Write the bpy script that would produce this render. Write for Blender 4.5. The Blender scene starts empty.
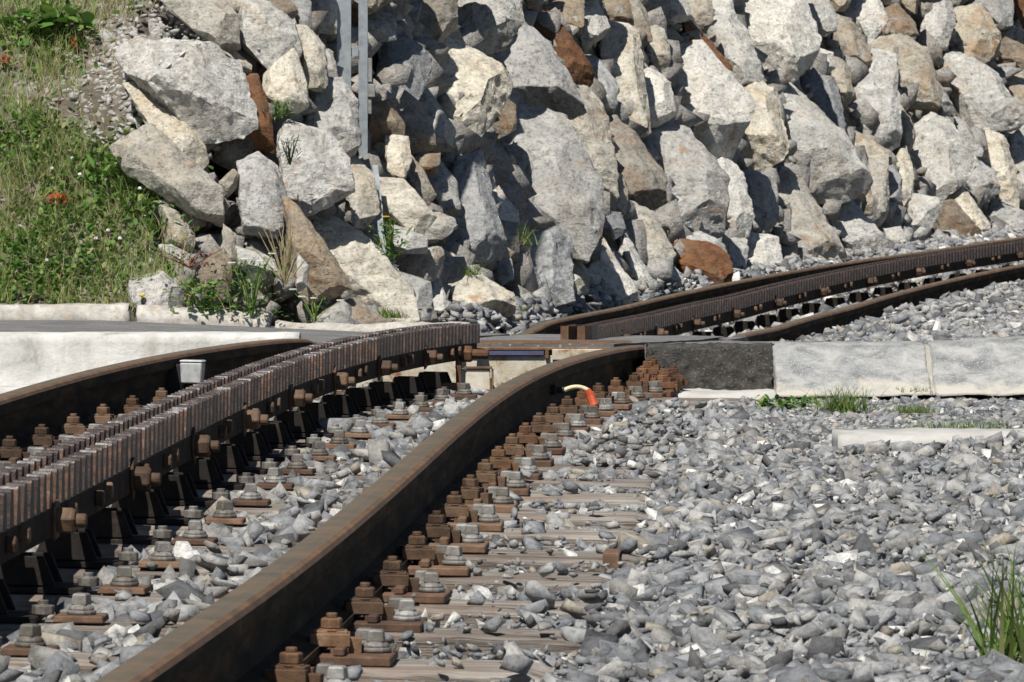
import bpy, bmesh, math, random
import numpy as np
from mathutils import Vector, Matrix, noise, Euler

random.seed(11); np.random.seed(11)
scn = bpy.context.scene
COL = scn.collection

# ------------------------------------------------------------------ camera, sky, sun, exposure
F = 6700.0            # focal length in pixels of the 1024 px wide frame (long tele lens)
HY = 263.0            # image row of the horizon
CH = 0.85             # camera height, metres
cam = bpy.data.cameras.new('camera'); camo = bpy.data.objects.new('camera', cam); COL.objects.link(camo)
cam.sensor_width = 36.0; cam.lens = F / 1024 * 36.0
cam.clip_start = 0.5; cam.clip_end = 2000
camo.location = (0, 0, CH)
camo.rotation_euler = (math.pi / 2 - math.atan((341 - HY) / F), 0, 0)
cam.dof.use_dof = True; cam.dof.focus_distance = 16.5; cam.dof.aperture_fstop = 60.0
scn.camera = camo

SUN = Vector((-0.21, -0.55, 0.81)).normalized()
w = bpy.data.worlds.new('World'); scn.world = w; w.use_nodes = True
nt = w.node_tree; bg = nt.nodes['Background']
sky = nt.nodes.new('ShaderNodeTexSky'); sky.sky_type = 'NISHITA'; sky.sun_disc = False
sky.sun_elevation = math.asin(SUN.z); sky.sun_rotation = math.atan2(SUN.x, SUN.y)
sky.altitude = 1500
nt.links.new(sky.outputs[0], bg.inputs[0]); bg.inputs[1].default_value = 0.055
sl = bpy.data.lights.new('sun', 'SUN'); sl.energy = 5.0; sl.angle = math.radians(0.53); sl.color = (1.0, 0.955, 0.88)
so = bpy.data.objects.new('sun', sl); COL.objects.link(so)
so.rotation_euler = (-SUN).to_track_quat('-Z', 'Y').to_euler(); so.location = (-6, -4, 12)
scn.view_settings.view_transform = 'Standard'; scn.view_settings.look = 'None'
scn.view_settings.gamma = 1; scn.view_settings.exposure = 0.28

# ------------------------------------------------------------------ helpers
def pix(px, py, z):
    """pixel + distance -> world point"""
    return Vector(((px - 512) * z / F, z, CH + (HY - py) * z / F))

def tag(o, label=None, cat=None, group=None, kind=None):
    if label: o['label'] = label
    if cat: o['category'] = cat
    if group: o['group'] = group
    if kind: o['kind'] = kind
    return o

def empty(name, loc=(0, 0, 0), label=None, cat=None, group=None, kind=None):
    o = bpy.data.objects.new(name, None); COL.objects.link(o); o.location = loc
    o.empty_display_size = 0.1
    return tag(o, label, cat, group, kind)

def link(name, me, parent=None, loc=None):
    o = bpy.data.objects.new(name, me); COL.objects.link(o)
    if parent:
        o.parent = parent
        pl = Vector((0, 0, 0)); q = parent
        while q: pl += q.location; q = q.parent
        o.location = -pl if loc is None else Vector(loc) - pl
    elif loc is not None: o.location = loc
    return o

def np_mesh(name, V, T, mat, smooth=False):
    me = bpy.data.meshes.new(name)
    V = np.asarray(V, np.float32); T = np.asarray(T, np.int32); k = T.shape[1]
    me.vertices.add(len(V)); me.vertices.foreach_set('co', V.ravel())
    me.loops.add(T.size); me.loops.foreach_set('vertex_index', T.ravel())
    me.polygons.add(len(T)); me.polygons.foreach_set('loop_start', np.arange(0, T.size, k, dtype=np.int32))
    if smooth: me.polygons.foreach_set('use_smooth', np.ones(len(T), bool))
    me.update(calc_edges=True); me.materials.append(mat)
    return me

class MB:
    def __init__(s): s.v = []; s.f = []
    def add(s, vs, fs):
        b = len(s.v); s.v += [tuple(v) for v in vs]; s.f += [tuple(b + i for i in f) for f in fs]
    def box(s, c, sx, sy, sz, M=None, taper=1.0):
        """box of full sizes; c = centre of the bottom; taper scales the top"""
        vs = []
        for k, t in ((0, 1.0), (1, taper)):
            for a, b in ((-1, -1), (1, -1), (1, 1), (-1, 1)):
                vs.append(Vector((a * sx / 2 * t, b * sy / 2 * t, k * sz)))
        c = Vector(c)
        vs = [(M @ (c + v)) if M else c + v for v in vs]
        s.add(vs, [(3, 2, 1, 0), (4, 5, 6, 7), (0, 1, 5, 4), (1, 2, 6, 5), (2, 3, 7, 6), (3, 0, 4, 7)])
    def prism(s, c, n, prof, M=None, rot=0.0):
        """stack of n-gon rings: prof = [(r, h), ...]"""
        vs = []; c = Vector(c)
        for r, h in prof:
            for i in range(n):
                a = rot + 2 * math.pi * i / n
                vs.append(c + Vector((r * math.cos(a), r * math.sin(a), h)))
        if M: vs = [M @ v for v in vs]
        fs = [tuple(reversed(range(n))), tuple(range(len(vs) - n, len(vs)))]
        for k in range(len(prof) - 1):
            for i in range(n):
                j = (i + 1) % n
                fs.append((k * n + i, k * n + j, (k + 1) * n + j, (k + 1) * n + i))
        s.add(vs, fs)
    def mesh(s, name, mat, bevel=0.0, smooth=False):
        me = bpy.data.meshes.new(name); me.from_pydata(s.v, [], s.f); me.materials.append(mat)
        if bevel > 0:
            bm = bmesh.new(); bm.from_mesh(me)
            bmesh.ops.recalc_face_normals(bm, faces=bm.faces)
            ed = [e for e in bm.edges if len(e.link_faces) == 2 and e.calc_face_angle(0) > 0.6]
            bmesh.ops.bevel(bm, geom=ed, offset=bevel, segments=1, affect='EDGES', clamp_overlap=True)
            bm.to_mesh(me); bm.free()
        if smooth:
            for p in me.polygons: p.use_smooth = True
        me.update()
        return me
    def build(s, name, mat, parent=None, bevel=0.0, smooth=False, loc=None):
        return link(name, s.mesh(name, mat, bevel, smooth), parent, loc)

def tube(mb, pts, r, n=6):
    vs = []; fs = []
    for k, p in enumerate(pts):
        a = pts[max(k - 1, 0)]; b = pts[min(k + 1, len(pts) - 1)]
        t = (Vector(b) - Vector(a)).normalized()
        u = t.cross(Vector((0.3, 0.5, 0.81))).normalized(); v = t.cross(u)
        rr = r[k] if isinstance(r, (list, tuple)) else r
        for i in range(n):
            an = 2 * math.pi * i / n
            vs.append(Vector(p) + u * (rr * math.cos(an)) + v * (rr * math.sin(an)))
    for k in range(len(pts) - 1):
        for i in range(n):
            j = (i + 1) % n
            fs.append((k * n + i, k * n + j, (k + 1) * n + j, (k + 1) * n + i))
    fs.append(tuple(range(n))); fs.append(tuple(range(len(vs) - n, len(vs))))
    mb.add(vs, fs)

# ------------------------------------------------------------------ materials
def new_mat(name):
    m = bpy.data.materials.new(name); m.use_nodes = True
    t = m.node_tree; b = t.nodes['Principled BSDF']
    b.inputs['Specular IOR Level'].default_value = 0.3
    return m, t, b

def nd(t, typ, **kw):
    n = t.nodes.new(typ)
    for k, v in kw.items():
        if k in n.inputs.keys(): n.inputs[k].default_value = v
        else: setattr(n, k, v)
    return n

def ramp(t, fac, stops, interp='LINEAR'):
    r = t.nodes.new('ShaderNodeValToRGB'); cr = r.color_ramp; cr.interpolation = interp
    while len(cr.elements) < len(stops): cr.elements.new(0.5)
    for e, (p, c) in zip(cr.elements, stops):
        e.position = p; e.color = (c[0], c[1], c[2], 1)
    t.links.new(fac, r.inputs[0]); return r.outputs[0]

def mixc(t, fac, a, b, mode='MIX'):
    m = t.nodes.new('ShaderNodeMix'); m.data_type = 'RGBA'; m.blend_type = mode
    for s, v in ((m.inputs[0], fac), (m.inputs[6], a), (m.inputs[7], b)):
        if hasattr(v, 'links'): t.links.new(v, s)
        elif isinstance(v, (int, float)): s.default_value = v
        else: s.default_value = (v[0], v[1], v[2], 1)
    return m.outputs[2]

def coords(t, rand=True):
    tc = t.nodes.new('ShaderNodeTexCoord')
    return tc.outputs['Object']

def nz(t, co, scale, detail=6, rough=0.6, dist=0.0):
    n = nd(t, 'ShaderNodeTexNoise', Scale=scale, Detail=detail, Roughness=rough, Distortion=dist)
    t.links.new(co, n.inputs['Vector']); return n.outputs['Fac']

def bump(t, b, h, strength, dist):
    n = nd(t, 'ShaderNodeBump', Strength=strength, Distance=dist)
    t.links.new(h, n.inputs['Height']); t.links.new(n.outputs[0], b.inputs['Normal'])

def geo_co(t):
    return t.nodes.new('ShaderNodeNewGeometry').outputs['Position']

def scaled(t, co, s):
    m = nd(t, 'ShaderNodeMapping'); m.inputs['Scale'].default_value = s
    t.links.new(co, m.inputs[0]); return m.outputs[0]

def rock_mat(name, dark, light, stain, stain_amt=0.5, bs=0.9):
    m, t, b = new_mat(name)
    co = geo_co(t); oi = t.nodes.new('ShaderNodeObjectInfo').outputs['Random']
    n1 = nz(t, co, 7.0, 9, 0.72, 0.7)
    c = ramp(t, n1, [(0.30, dark), (0.62, light)])
    n2 = nz(t, co, 3.4, 6, 0.66, 1.4)
    f2 = ramp(t, n2, [(0.48, (0, 0, 0)), (0.64, (stain_amt,) * 3)])
    c = mixc(t, f2, c, stain)
    n3 = nz(t, co, 60, 6, 0.75)
    c = mixc(t, 0.75, c, ramp(t, n3, [(0.34, (0.30, 0.30, 0.31)), (0.48, (1, 1, 1)), (0.66, (1.2, 1.19, 1.16))]), 'MULTIPLY')
    n8 = nz(t, co, 2.6, 7, 0.7, 1.8)
    c = mixc(t, ramp(t, n8, [(0.60, (0, 0, 0)), (0.70, (0.75,) * 3)]), c, (0.33, 0.165, 0.062))
    # dark lichen specks
    n4 = nz(t, co, 22, 5, 0.7, 0.4)
    c = mixc(t, ramp(t, n4, [(0.56, (0, 0, 0)), (0.66, (0.65,) * 3)]), c, (0.13, 0.125, 0.115))
    c = mixc(t, 1.0, c, ramp(t, oi, [(0.0, (0.72, 0.72, 0.73)), (0.5, (0.97, 0.96, 0.94)), (1.0, (1.15, 1.13, 1.08))]), 'MULTIPLY')
    t.links.new(c, b.inputs['Base Color']); b.inputs['Roughness'].default_value = 0.92
    # layered relief: foliation stretched along a tilted plane plus grain
    st = nd(t, 'ShaderNodeMapping'); st.inputs['Rotation'].default_value = (0.4, 0.6, 0.3); st.inputs['Scale'].default_value = (8, 8, 34)
    t.links.new(co, st.inputs[0])
    n5 = nz(t, st.outputs[0], 1.0, 6, 0.65, 0.6)
    n6 = nz(t, co, 34, 8, 0.72)
    n7 = nz(t, co, 9, 6, 0.7)
    a1 = nd(t, 'ShaderNodeMath', operation='MULTIPLY_ADD'); t.links.new(n5, a1.inputs[0]); a1.inputs[1].default_value = 0.7; t.links.new(n6, a1.inputs[2])
    a2 = nd(t, 'ShaderNodeMath', operation='MULTIPLY_ADD'); t.links.new(n7, a2.inputs[0]); a2.inputs[1].default_value = 1.5; t.links.new(a1.outputs[0], a2.inputs[2])
    bump(t, b, a2.outputs[0], bs, 0.016)
    return m

RUSTC = (0.27, 0.115, 0.04)
TAN = (0.36, 0.26, 0.15)
ROCK = {
 'w': rock_mat('rock_white', (0.38, 0.378, 0.365), (0.63, 0.62, 0.59), (0.42, 0.37, 0.30), 0.35),
 'g': rock_mat('rock_grey', (0.255, 0.258, 0.255), (0.51, 0.505, 0.485), (0.36, 0.315, 0.25), 0.4),
 'b': rock_mat('rock_blue_grey', (0.21, 0.22, 0.23), (0.42, 0.43, 0.435), (0.33, 0.31, 0.28), 0.3),
 'c': rock_mat('rock_cream', (0.34, 0.32, 0.275), (0.62, 0.59, 0.515), (0.42, 0.31, 0.19), 0.45),
 't': rock_mat('rock_tan', (0.22, 0.20, 0.165), (0.45, 0.42, 0.36), (0.30, 0.19, 0.10), 0.55),
 'n': rock_mat('rock_brown', (0.14, 0.115, 0.088), (0.33, 0.28, 0.215), (0.22, 0.115, 0.05), 0.7),
 'r': rock_mat('rock_rust', (0.07, 0.034, 0.02), (0.24, 0.11, 0.047), (0.20, 0.13, 0.08), 0.5),
}

def stone_mat(name, island):
    m, t, b = new_mat(name)
    if island: r = t.nodes.new('ShaderNodeNewGeometry').outputs['Random Per Island']
    else: r = t.nodes.new('ShaderNodeObjectInfo').outputs['Random']
    c = ramp(t, r, [(0.0, (0.12, 0.123, 0.128)), (0.12, (0.265, 0.274, 0.285)), (0.34, (0.195, 0.205, 0.217)), (0.52, (0.355, 0.36, 0.362)),
                    (0.68, (0.29, 0.283, 0.268)), (0.80, (0.41, 0.405, 0.39)), (0.89, (0.36, 0.325, 0.27)), (0.935, (0.50, 0.49, 0.47)), (0.965, (0.70, 0.69, 0.66))], 'CONSTANT')
    co = geo_co(t)
    n = nz(t, co, 55, 6, 0.7, 0.3)
    c = mixc(t, 0.8, c, ramp(t, n, [(0.34, (0.45, 0.45, 0.47)), (0.5, (1.0, 1.0, 1.0)), (0.68, (1.4, 1.39, 1.35))]), 'MULTIPLY')
    n2 = nz(t, co, 3.0, 4, 0.6)
    c = mixc(t, ramp(t, n2, [(0.5, (0, 0, 0)), (0.75, (0.35,) * 3)]), c, (0.30, 0.26, 0.21))
    t.links.new(c, b.inputs['Base Color']); b.inputs['Roughness'].default_value = 0.85
    bump(t, b, nz(t, co, 110, 6, 0.75), 1.0, 0.006)
    return m
STONE_I = stone_mat('ballast_stone', True)
STONE_O = stone_mat('ballast_stone_single', False)

def rust_mat(name, stops, metal=0.25, rough=0.75, sc=28, strength=0.5, obj=True):
    m, t, b = new_mat(name)
    co = geo_co(t)
    n = nz(t, co, sc, 7, 0.68, 0.3)
    oi = t.nodes.new('ShaderNodeObjectInfo').outputs['Random']
    a = nd(t, 'ShaderNodeMath', operation='MULTIPLY_ADD'); t.links.new(oi, a.inputs[0]); a.inputs[1].default_value = 0.34 if obj else 0.0
    s = nd(t, 'ShaderNodeMath', operation='SUBTRACT'); t.links.new(n, s.inputs[0]); s.inputs[1].default_value = 0.17 if obj else 0.0
    t.links.new(s.outputs[0], a.inputs[2])
    c = ramp(t, a.outputs[0], stops)
    t.links.new(c, b.inputs['Base Color']); b.inputs['Metallic'].default_value = metal; b.inputs['Roughness'].default_value = rough
    bump(t, b, nz(t, co, sc * 4, 5, 0.7), strength, 0.003)
    return m
RUST = rust_mat('rusty_steel', [(0.25, (0.065, 0.04, 0.027)), (0.45, (0.125, 0.07, 0.04)), (0.62, (0.19, 0.11, 0.062)), (0.8, (0.27, 0.18, 0.115))])
RUST_BROWN = rust_mat('brown_clip_steel', [(0.25, (0.055, 0.036, 0.025)), (0.5, (0.105, 0.066, 0.042)), (0.75, (0.19, 0.125, 0.08))])
PLATE = rust_mat('red_rust_plate', [(0.25, (0.062, 0.04, 0.03)), (0.5, (0.12, 0.07, 0.045)), (0.75, (0.21, 0.135, 0.088))], 0.1, 0.85)
GREYS = rust_mat('grey_screw_steel', [(0.25, (0.10, 0.085, 0.068)), (0.5, (0.18, 0.17, 0.155)), (0.75, (0.31, 0.305, 0.295))], 0.35, 0.6)
TOOTH = rust_mat('worn_tooth_steel', [(0.25, (0.018, 0.013, 0.012)), (0.45, (0.036, 0.025, 0.023)), (0.60, (0.072, 0.044, 0.034)), (0.72, (0.14, 0.072, 0.042)), (0.84, (0.24, 0.21, 0.20))], 0.35, 0.5, 45)
TIP = rust_mat('polished_tooth_tip', [(0.3, (0.035, 0.028, 0.026)), (0.52, (0.075, 0.06, 0.056)), (0.8, (0.30, 0.29, 0.285))], 0.55, 0.42, 40)
BLADE = rust_mat('dark_rack_steel', [(0.3, (0.022, 0.017, 0.014)), (0.55, (0.045, 0.032, 0.025)), (0.8, (0.11, 0.062, 0.036))], 0.0, 0.85, 14, 0.4, False)
BLADE.node_tree.nodes['Principled BSDF'].inputs['Specular IOR Level'].default_value = 0.06
OXIDE = rust_mat('orange_rust', [(0.25, (0.05, 0.028, 0.018)), (0.5, (0.11, 0.056, 0.032)), (0.75, (0.20, 0.105, 0.055))], 0.05, 0.9)

def rail_mat():
    m, t, b = new_mat('rail_steel')
    co = geo_co(t)
    n = nz(t, scaled(t, co, (12, 1.4, 12)), 2.2, 7, 0.65, 0.4)
    c = ramp(t, n, [(0.30, (0.018, 0.016, 0.013)), (0.48, (0.038, 0.031, 0.023)), (0.62, (0.075, 0.05, 0.033)), (0.78, (0.14, 0.088, 0.05))])
    n2 = nz(t, co, 40, 5, 0.7)
    c = mixc(t, 0.6, c, ramp(t, n2, [(0.35, (0.7, 0.7, 0.7)), (0.6, (1.05, 1.03, 1.0))]), 'MULTIPLY')
    t.links.new(c, b.inputs['Base Color']); b.inputs['Metallic'].default_value = 0.0; b.inputs['Roughness'].default_value = 0.85; b.inputs['Specular IOR Level'].default_value = 0.04
    bump(t, b, n2, 0.25, 0.003)
    return m
RAIL = rail_mat()
RAILTOP = rust_mat('worn_rail_head', [(0.28, (0.10, 0.088, 0.066)), (0.5, (0.155, 0.125, 0.088)), (0.72, (0.23, 0.15, 0.09))], 0.35, 0.5, 9, 0.2, False)
RAILEDGE = rust_mat('rusty_rail_edge', [(0.32, (0.085, 0.06, 0.04)), (0.5, (0.15, 0.088, 0.05)), (0.70, (0.24, 0.13, 0.065))], 0.2, 0.7, 12, 0.4, False)


def wood_mat():
    m, t, b = new_mat('weathered_sleeper_wood')
    co = coords(t); oi = t.nodes.new('ShaderNodeObjectInfo').outputs['Random']
    n = nz(t, scaled(t, co, (1.5, 26, 26)), 2.6, 8, 0.7, 0.4)
    c = ramp(t, n, [(0.36, (0.05, 0.042, 0.036)), (0.43, (0.18, 0.16, 0.14)), (0.52, (0.27, 0.245, 0.22)), (0.66, (0.38, 0.355, 0.325))])
    n2 = nz(t, co, 4.5, 5, 0.6)
    c = mixc(t, ramp(t, n2, [(0.5, (0, 0, 0)), (0.72, (0.45,) * 3)]), c, (0.17, 0.10, 0.065))
    c = mixc(t, 1.0, c, ramp(t, oi, [(0, (0.8, 0.78, 0.76)), (1, (1.15, 1.13, 1.1))]), 'MULTIPLY')
    t.links.new(c, b.inputs['Base Color']); b.inputs['Roughness'].default_value = 0.9
    bump(t, b, n, 0.9, 0.012)
    return m
WOOD = wood_mat()

def mottled(name, stops, sc, rough=0.9, bsc=None, bs=0.4, bd=0.004, speck=None, spsc=160, spth=0.66, drip=False, band=None):
    m, t, b = new_mat(name)
    co = geo_co(t)
    n = nz(t, co, sc, 8, 0.68, 0.4)
    c = ramp(t, n, stops)
    if drip:
        n3 = nz(t, scaled(t, co, (9, 9, 0.8)), 2.0, 5, 0.6)
        c = mixc(t, ramp(t, n3, [(0.52, (0, 0, 0)), (0.72, (0.45,) * 3)]), c, (0.33, 0.29, 0.23))
    if speck:
        v = nd(t, 'ShaderNodeTexVoronoi', Scale=spsc); t.links.new(co, v.inputs['Vector'])
        wn = nd(t, 'ShaderNodeSeparateColor'); t.links.new(v.outputs['Color'], wn.inputs[0])
        c = mixc(t, ramp(t, wn.outputs[0], [(spth, (0, 0, 0)), (spth + 0.02, (0.75,) * 3)]), c, speck)
    if band:
        sp = nd(t, 'ShaderNodeSeparateXYZ'); t.links.new(co, sp.inputs[0])
        n5 = nz(t, co, 7, 6, 0.7, 0.5)
        ma = nd(t, 'ShaderNodeMath', operation='MULTIPLY_ADD'); t.links.new(n5, ma.inputs[0]); ma.inputs[1].default_value = -0.20; t.links.new(sp.outputs[2], ma.inputs[2])
        mr = nd(t, 'ShaderNodeMapRange'); t.links.new(ma.outputs[0], mr.inputs[0])
        for k_, v_ in zip((1, 2, 3, 4), (band[0], band[1], 1.0, 0.0)): mr.inputs[k_].default_value = v_
        c = mixc(t, mr.outputs[0], c, (0.50, 0.47, 0.41))
    t.links.new(c, b.inputs['Base Color']); b.inputs['Roughness'].default_value = rough
    bump(t, b, nz(t, co, bsc or sc * 6, 6, 0.72), bs, bd)
    return m
CONC_W = mottled('pale_concrete', [(0.30, (0.27, 0.26, 0.24)), (0.41, (0.46, 0.455, 0.43)), (0.55, (0.58, 0.57, 0.545)), (0.7, (0.66, 0.65, 0.62))], 7.5, bs=.8, bd=.006, drip=True)
CONC_G = mottled('grey_speckled_concrete', [(0.34, (0.16, 0.167, 0.168)), (0.47, (0.27, 0.277, 0.275)), (0.62, (0.42, 0.415, 0.395))], 12, bs=0.9, bd=.008, speck=(0.46, 0.46, 0.45), spsc=300, spth=0.90, band=(0.365, 0.40))
CONC_S = mottled('sill_concrete', [(0.3, (0.33, 0.32, 0.295)), (0.55, (0.45, 0.44, 0.415)), (0.75, (0.53, 0.52, 0.49))], 8, bs=0.6)
MORTAR = mottled('mortar', [(0.3, (0.26, 0.245, 0.21)), (0.55, (0.36, 0.34, 0.30)), (0.75, (0.43, 0.41, 0.37))], 18, bs=0.6)
ASPH = mottled('asphalt', [(0.3, (0.036, 0.034, 0.031)), (0.5, (0.066, 0.062, 0.056)), (0.68, (0.12, 0.113, 0.10))], 26, bsc=120, bs=1.0, bd=0.012, speck=(0.17, 0.165, 0.155), spsc=260, spth=0.92)
ASPH_TOP = mottled('worn_road_surface', [(0.3, (0.10, 0.10, 0.098)), (0.5, (0.15, 0.148, 0.145)), (0.68, (0.25, 0.245, 0.235)), (0.8, (0.45, 0.44, 0.42))], 5, bsc=120, bs=0.8, bd=0.008, speck=(0.36, 0.355, 0.34), spsc=160, spth=0.92)
GRANITE = mottled('granite_kerb', [(0.3, (0.24, 0.22, 0.19)), (0.5, (0.40, 0.38, 0.345)), (0.7, (0.55, 0.53, 0.50))], 18, bs=0.7, speck=(0.40, 0.30, 0.20), spsc=90, spth=0.90)
WPAINT = mottled('chipped_white_paint', [(0.36, (0.19, 0.10, 0.055)), (0.44, (0.44, 0.37, 0.27)), (0.56, (0.55, 0.52, 0.44)), (0.72, (0.63, 0.61, 0.55))], 16, drip=True)
BLUE = mottled('faded_blue_paint', [(0.34, (0.12, 0.07, 0.05)), (0.42, (0.07, 0.07, 0.13)), (0.75, (0.10, 0.115, 0.22))], 16)
GALV = mottled('galvanised_steel', [(0.3, (0.22, 0.245, 0.265)), (0.5, (0.30, 0.33, 0.35)), (0.72, (0.38, 0.41, 0.43))], 26, rough=0.5, bs=0.15)
GALV.node_tree.nodes['Principled BSDF'].inputs['Metallic'].default_value = 0.35
EARTH = mottled('stony_earth', [(0.3, (0.085, 0.07, 0.052)), (0.5, (0.17, 0.145, 0.11)), (0.68, (0.30, 0.27, 0.22))], 9, bsc=60, bs=1.0, bd=0.02, speck=(0.42, 0.40, 0.36), spsc=45, spth=0.84)
DUST = mottled('ballast_dust', [(0.3, (0.11, 0.11, 0.108)), (0.5, (0.19, 0.188, 0.18)), (0.7, (0.29, 0.285, 0.27))], 30, bsc=90, bs=1.0, bd=0.02)
TERR = mottled('meadow_ground', [(0.3, (0.05, 0.06, 0.025)), (0.5, (0.11, 0.115, 0.055)), (0.7, (0.22, 0.2, 0.14))], 2.5, bsc=30, bs=0.8, bd=0.02)

def plain(name, c, rough=0.6, metal=0.0, var=0.12):
    m, t, b = new_mat(name)
    n = nz(t, geo_co(t), 30, 5, 0.65)
    o = ramp(t, n, [(0.3, tuple(x * (1 - 2 * var) for x in c)), (0.7, tuple(x * (1 + var) for x in c))])
    t.links.new(o, b.inputs['Base Color']); b.inputs['Roughness'].default_value = rough; b.inputs['Metallic'].default_value = metal
    return m
WHITE = plain('white_plastic', (0.46, 0.47, 0.465), 0.6, 0, .2)
ORANGE = plain('orange_sleeve', (0.50, 0.085, 0.03), 0.6, 0, .25)
CREAM = plain('cream_cable', (0.70, 0.58, 0.38), 0.5)
BLACK = plain('black_rubber', (0.02, 0.02, 0.022), 0.6)

def leaf_mat(name, stops, trans=0.35):
    m, t, b = new_mat(name)
    r = t.nodes.new('ShaderNodeNewGeometry').outputs['Random Per Island']
    c = ramp(t, r, stops)
    t.links.new(c, b.inputs['Base Color']); b.inputs['Roughness'].default_value = 0.55
    b.inputs['Specular IOR Level'].default_value = 0.35
    tr = nd(t, 'ShaderNodeBsdfTranslucent'); t.links.new(c, tr.inputs[0])
    ms = nd(t, 'ShaderNodeMixShader'); ms.inputs[0].default_value = trans
    t.links.new(b.outputs[0], ms.inputs[1]); t.links.new(tr.outputs[0], ms.inputs[2])
    t.links.new(ms.outputs[0], t.nodes['Material Output'].inputs[0])
    return m
GRASS = leaf_mat('bank_grass', [(0.0, (0.11, 0.24, 0.026)), (0.35, (0.18, 0.33, 0.045)), (0.6, (0.25, 0.35, 0.07)), (0.78, (0.38, 0.36, 0.16)), (1.0, (0.52, 0.45, 0.27))])
HERB = leaf_mat('herb_leaf', [(0.0, (0.05, 0.12, 0.02)), (0.5, (0.10, 0.21, 0.04)), (0.85, (0.18, 0.28, 0.06)), (1.0, (0.32, 0.32, 0.12))])
TUFT = leaf_mat('tuft_grass', [(0.0, (0.06, 0.13, 0.02)), (0.5, (0.12, 0.21, 0.04)), (0.8, (0.21, 0.26, 0.07)), (1.0, (0.38, 0.34, 0.17))])
STRAW = leaf_mat('dry_grass', [(0.0, (0.24, 0.20, 0.09)), (0.5, (0.40, 0.33, 0.18)), (1.0, (0.52, 0.45, 0.30))])
DARKF = leaf_mat('dark_fern', [(0.0, (0.02, 0.035, 0.012)), (1.0, (0.06, 0.085, 0.03))])
REDL = leaf_mat('red_leaf', [(0.0, (0.30, 0.055, 0.02)), (0.6, (0.45, 0.11, 0.03)), (1.0, (0.52, 0.24, 0.06))])
PETW = leaf_mat('white_petal', [(0.0, (0.70, 0.70, 0.68)), (1.0, (0.8, 0.8, 0.78))], 0.2)
PETY = leaf_mat('yellow_petal', [(0.0, (0.75, 0.45, 0.02)), (1.0, (0.8, 0.55, 0.04))], 0.2)
SEED = leaf_mat('dark_seed_head', [(0.0, (0.08, 0.025, 0.018)), (1.0, (0.16, 0.05, 0.03))], 0.1)

# ------------------------------------------------------------------ track alignment (plan and level)
zk = np.array([9.1 + 0.6 * k for k in range(18)] + [20.5])
rx = np.array([246, 289, 319, 348, 373, 397, 417, 436, 453, 470, 484, 502, 516, 530, 542, 554, 566, 585, 632.])
ry_x = [100, 150, 212, 260, 340, 405, 441, 476, 511, 546, 581, 609, 632]
ry_y = [704, 668, 621, 585, 520, 463, 435, 409, 385, 366, 353, 347, 345]
ry = np.interp(rx, ry_x, ry_y)
wts = np.ones(len(zk)); wts[-1] = 4
pX = np.polyfit(zk, (rx - 512) * zk / F, 3, w=wts); pH = np.polyfit(zk, (HY - ry) * zk / F, 3, w=wts)
def nearX(z):
    zc = max(z, 8.8); v = np.polyval(pX, zc)
    return v if z >= zc else v + np.polyval(np.polyder(pX), zc) * (z - zc)
def nearH(z):
    zc = max(z, 8.8); v = np.polyval(pH, zc)
    return v if z >= zc else v + np.polyval(np.polyder(pH), zc) * (z - zc)
def farX(z): u = z - 25; return 0.235 + 0.085 * u + 0.0077 * u * u
FZ = [24, 25, 28, 31, 34, 36.5, 39, 41.4, 48, 60]; FH = [-.284, -.288, -.272, -.206, -.10, -.012, .07, .165, .42, .87]
ZT = np.arange(-6, 56, 0.1)
XT = []; HT = []; CT = []
zn, zf = 20.4, 25.5
def nc(z):
    s = float(np.polyval(np.polyder(pX), max(z, 8.8))); th = math.atan(s)
    return nearX(z) - 0.5325 * math.cos(th)
for z in ZT:
    if z <= zn: XT.append(nc(z)); HT.append(nearH(z) + 0.01); CT.append(0.02)
    elif z >= zf: XT.append(farX(z)); HT.append(float(np.interp(z, FZ, FH))); CT.append(0.0)
    else:
        t = (z - zn) / (zf - zn); L = zf - zn
        m0 = (nc(zn) - nc(zn - .5)) / .5; m1 = (farX(zf + .2) - farX(zf)) / .2
        h00, h10, h01, h11 = 2*t**3-3*t**2+1, t**3-2*t**2+t, -2*t**3+3*t**2, t**3-t**2
        XT.append(h00*nc(zn)+h10*L*m0+h01*farX(zf)+h11*L*m1)
        HT.append((1-t)*(nearH(zn)+.01)+t*float(np.interp(zf, FZ, FH))); CT.append(.02 * (1 - t))
XT = np.array(XT); HT = np.array(HT); CT = np.array(CT)
ker = np.ones(9) / 9.0
HT[4:-4] = np.convolve(HT, ker, 'valid')
XT[4:-4] = np.convolve(XT, ker, 'valid')
def Xc(z): return np.interp(z, ZT, XT)
def Hc(z): return np.interp(z, ZT, HT)
def Cc(z): return np.interp(z, ZT, CT)
def frame(z):
    """track frame at distance z: local x = across (right), y = along (away), z = up"""
    e = 0.15
    p = Vector((float(Xc(z)), z, CH + float(Hc(z))))
    a = Vector((float(Xc(z - e)), z - e, CH + float(Hc(z - e)))); b = Vector((float(Xc(z + e)), z + e, CH + float(Hc(z + e))))
    t = (b - a).normalized(); r = t.cross(Vector((0, 0, 1))).normalized()
    r = (r - Vector((0, 0, float(Cc(z)) / 1.065))).normalized(); u = r.cross(t).normalized()
    M = Matrix((r, t, u)).transposed().to_4x4(); M.translation = p
    return M
TIE = -0.142      # sleeper top below rail top
GA = 0.5325       # rail centre from track centre

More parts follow.
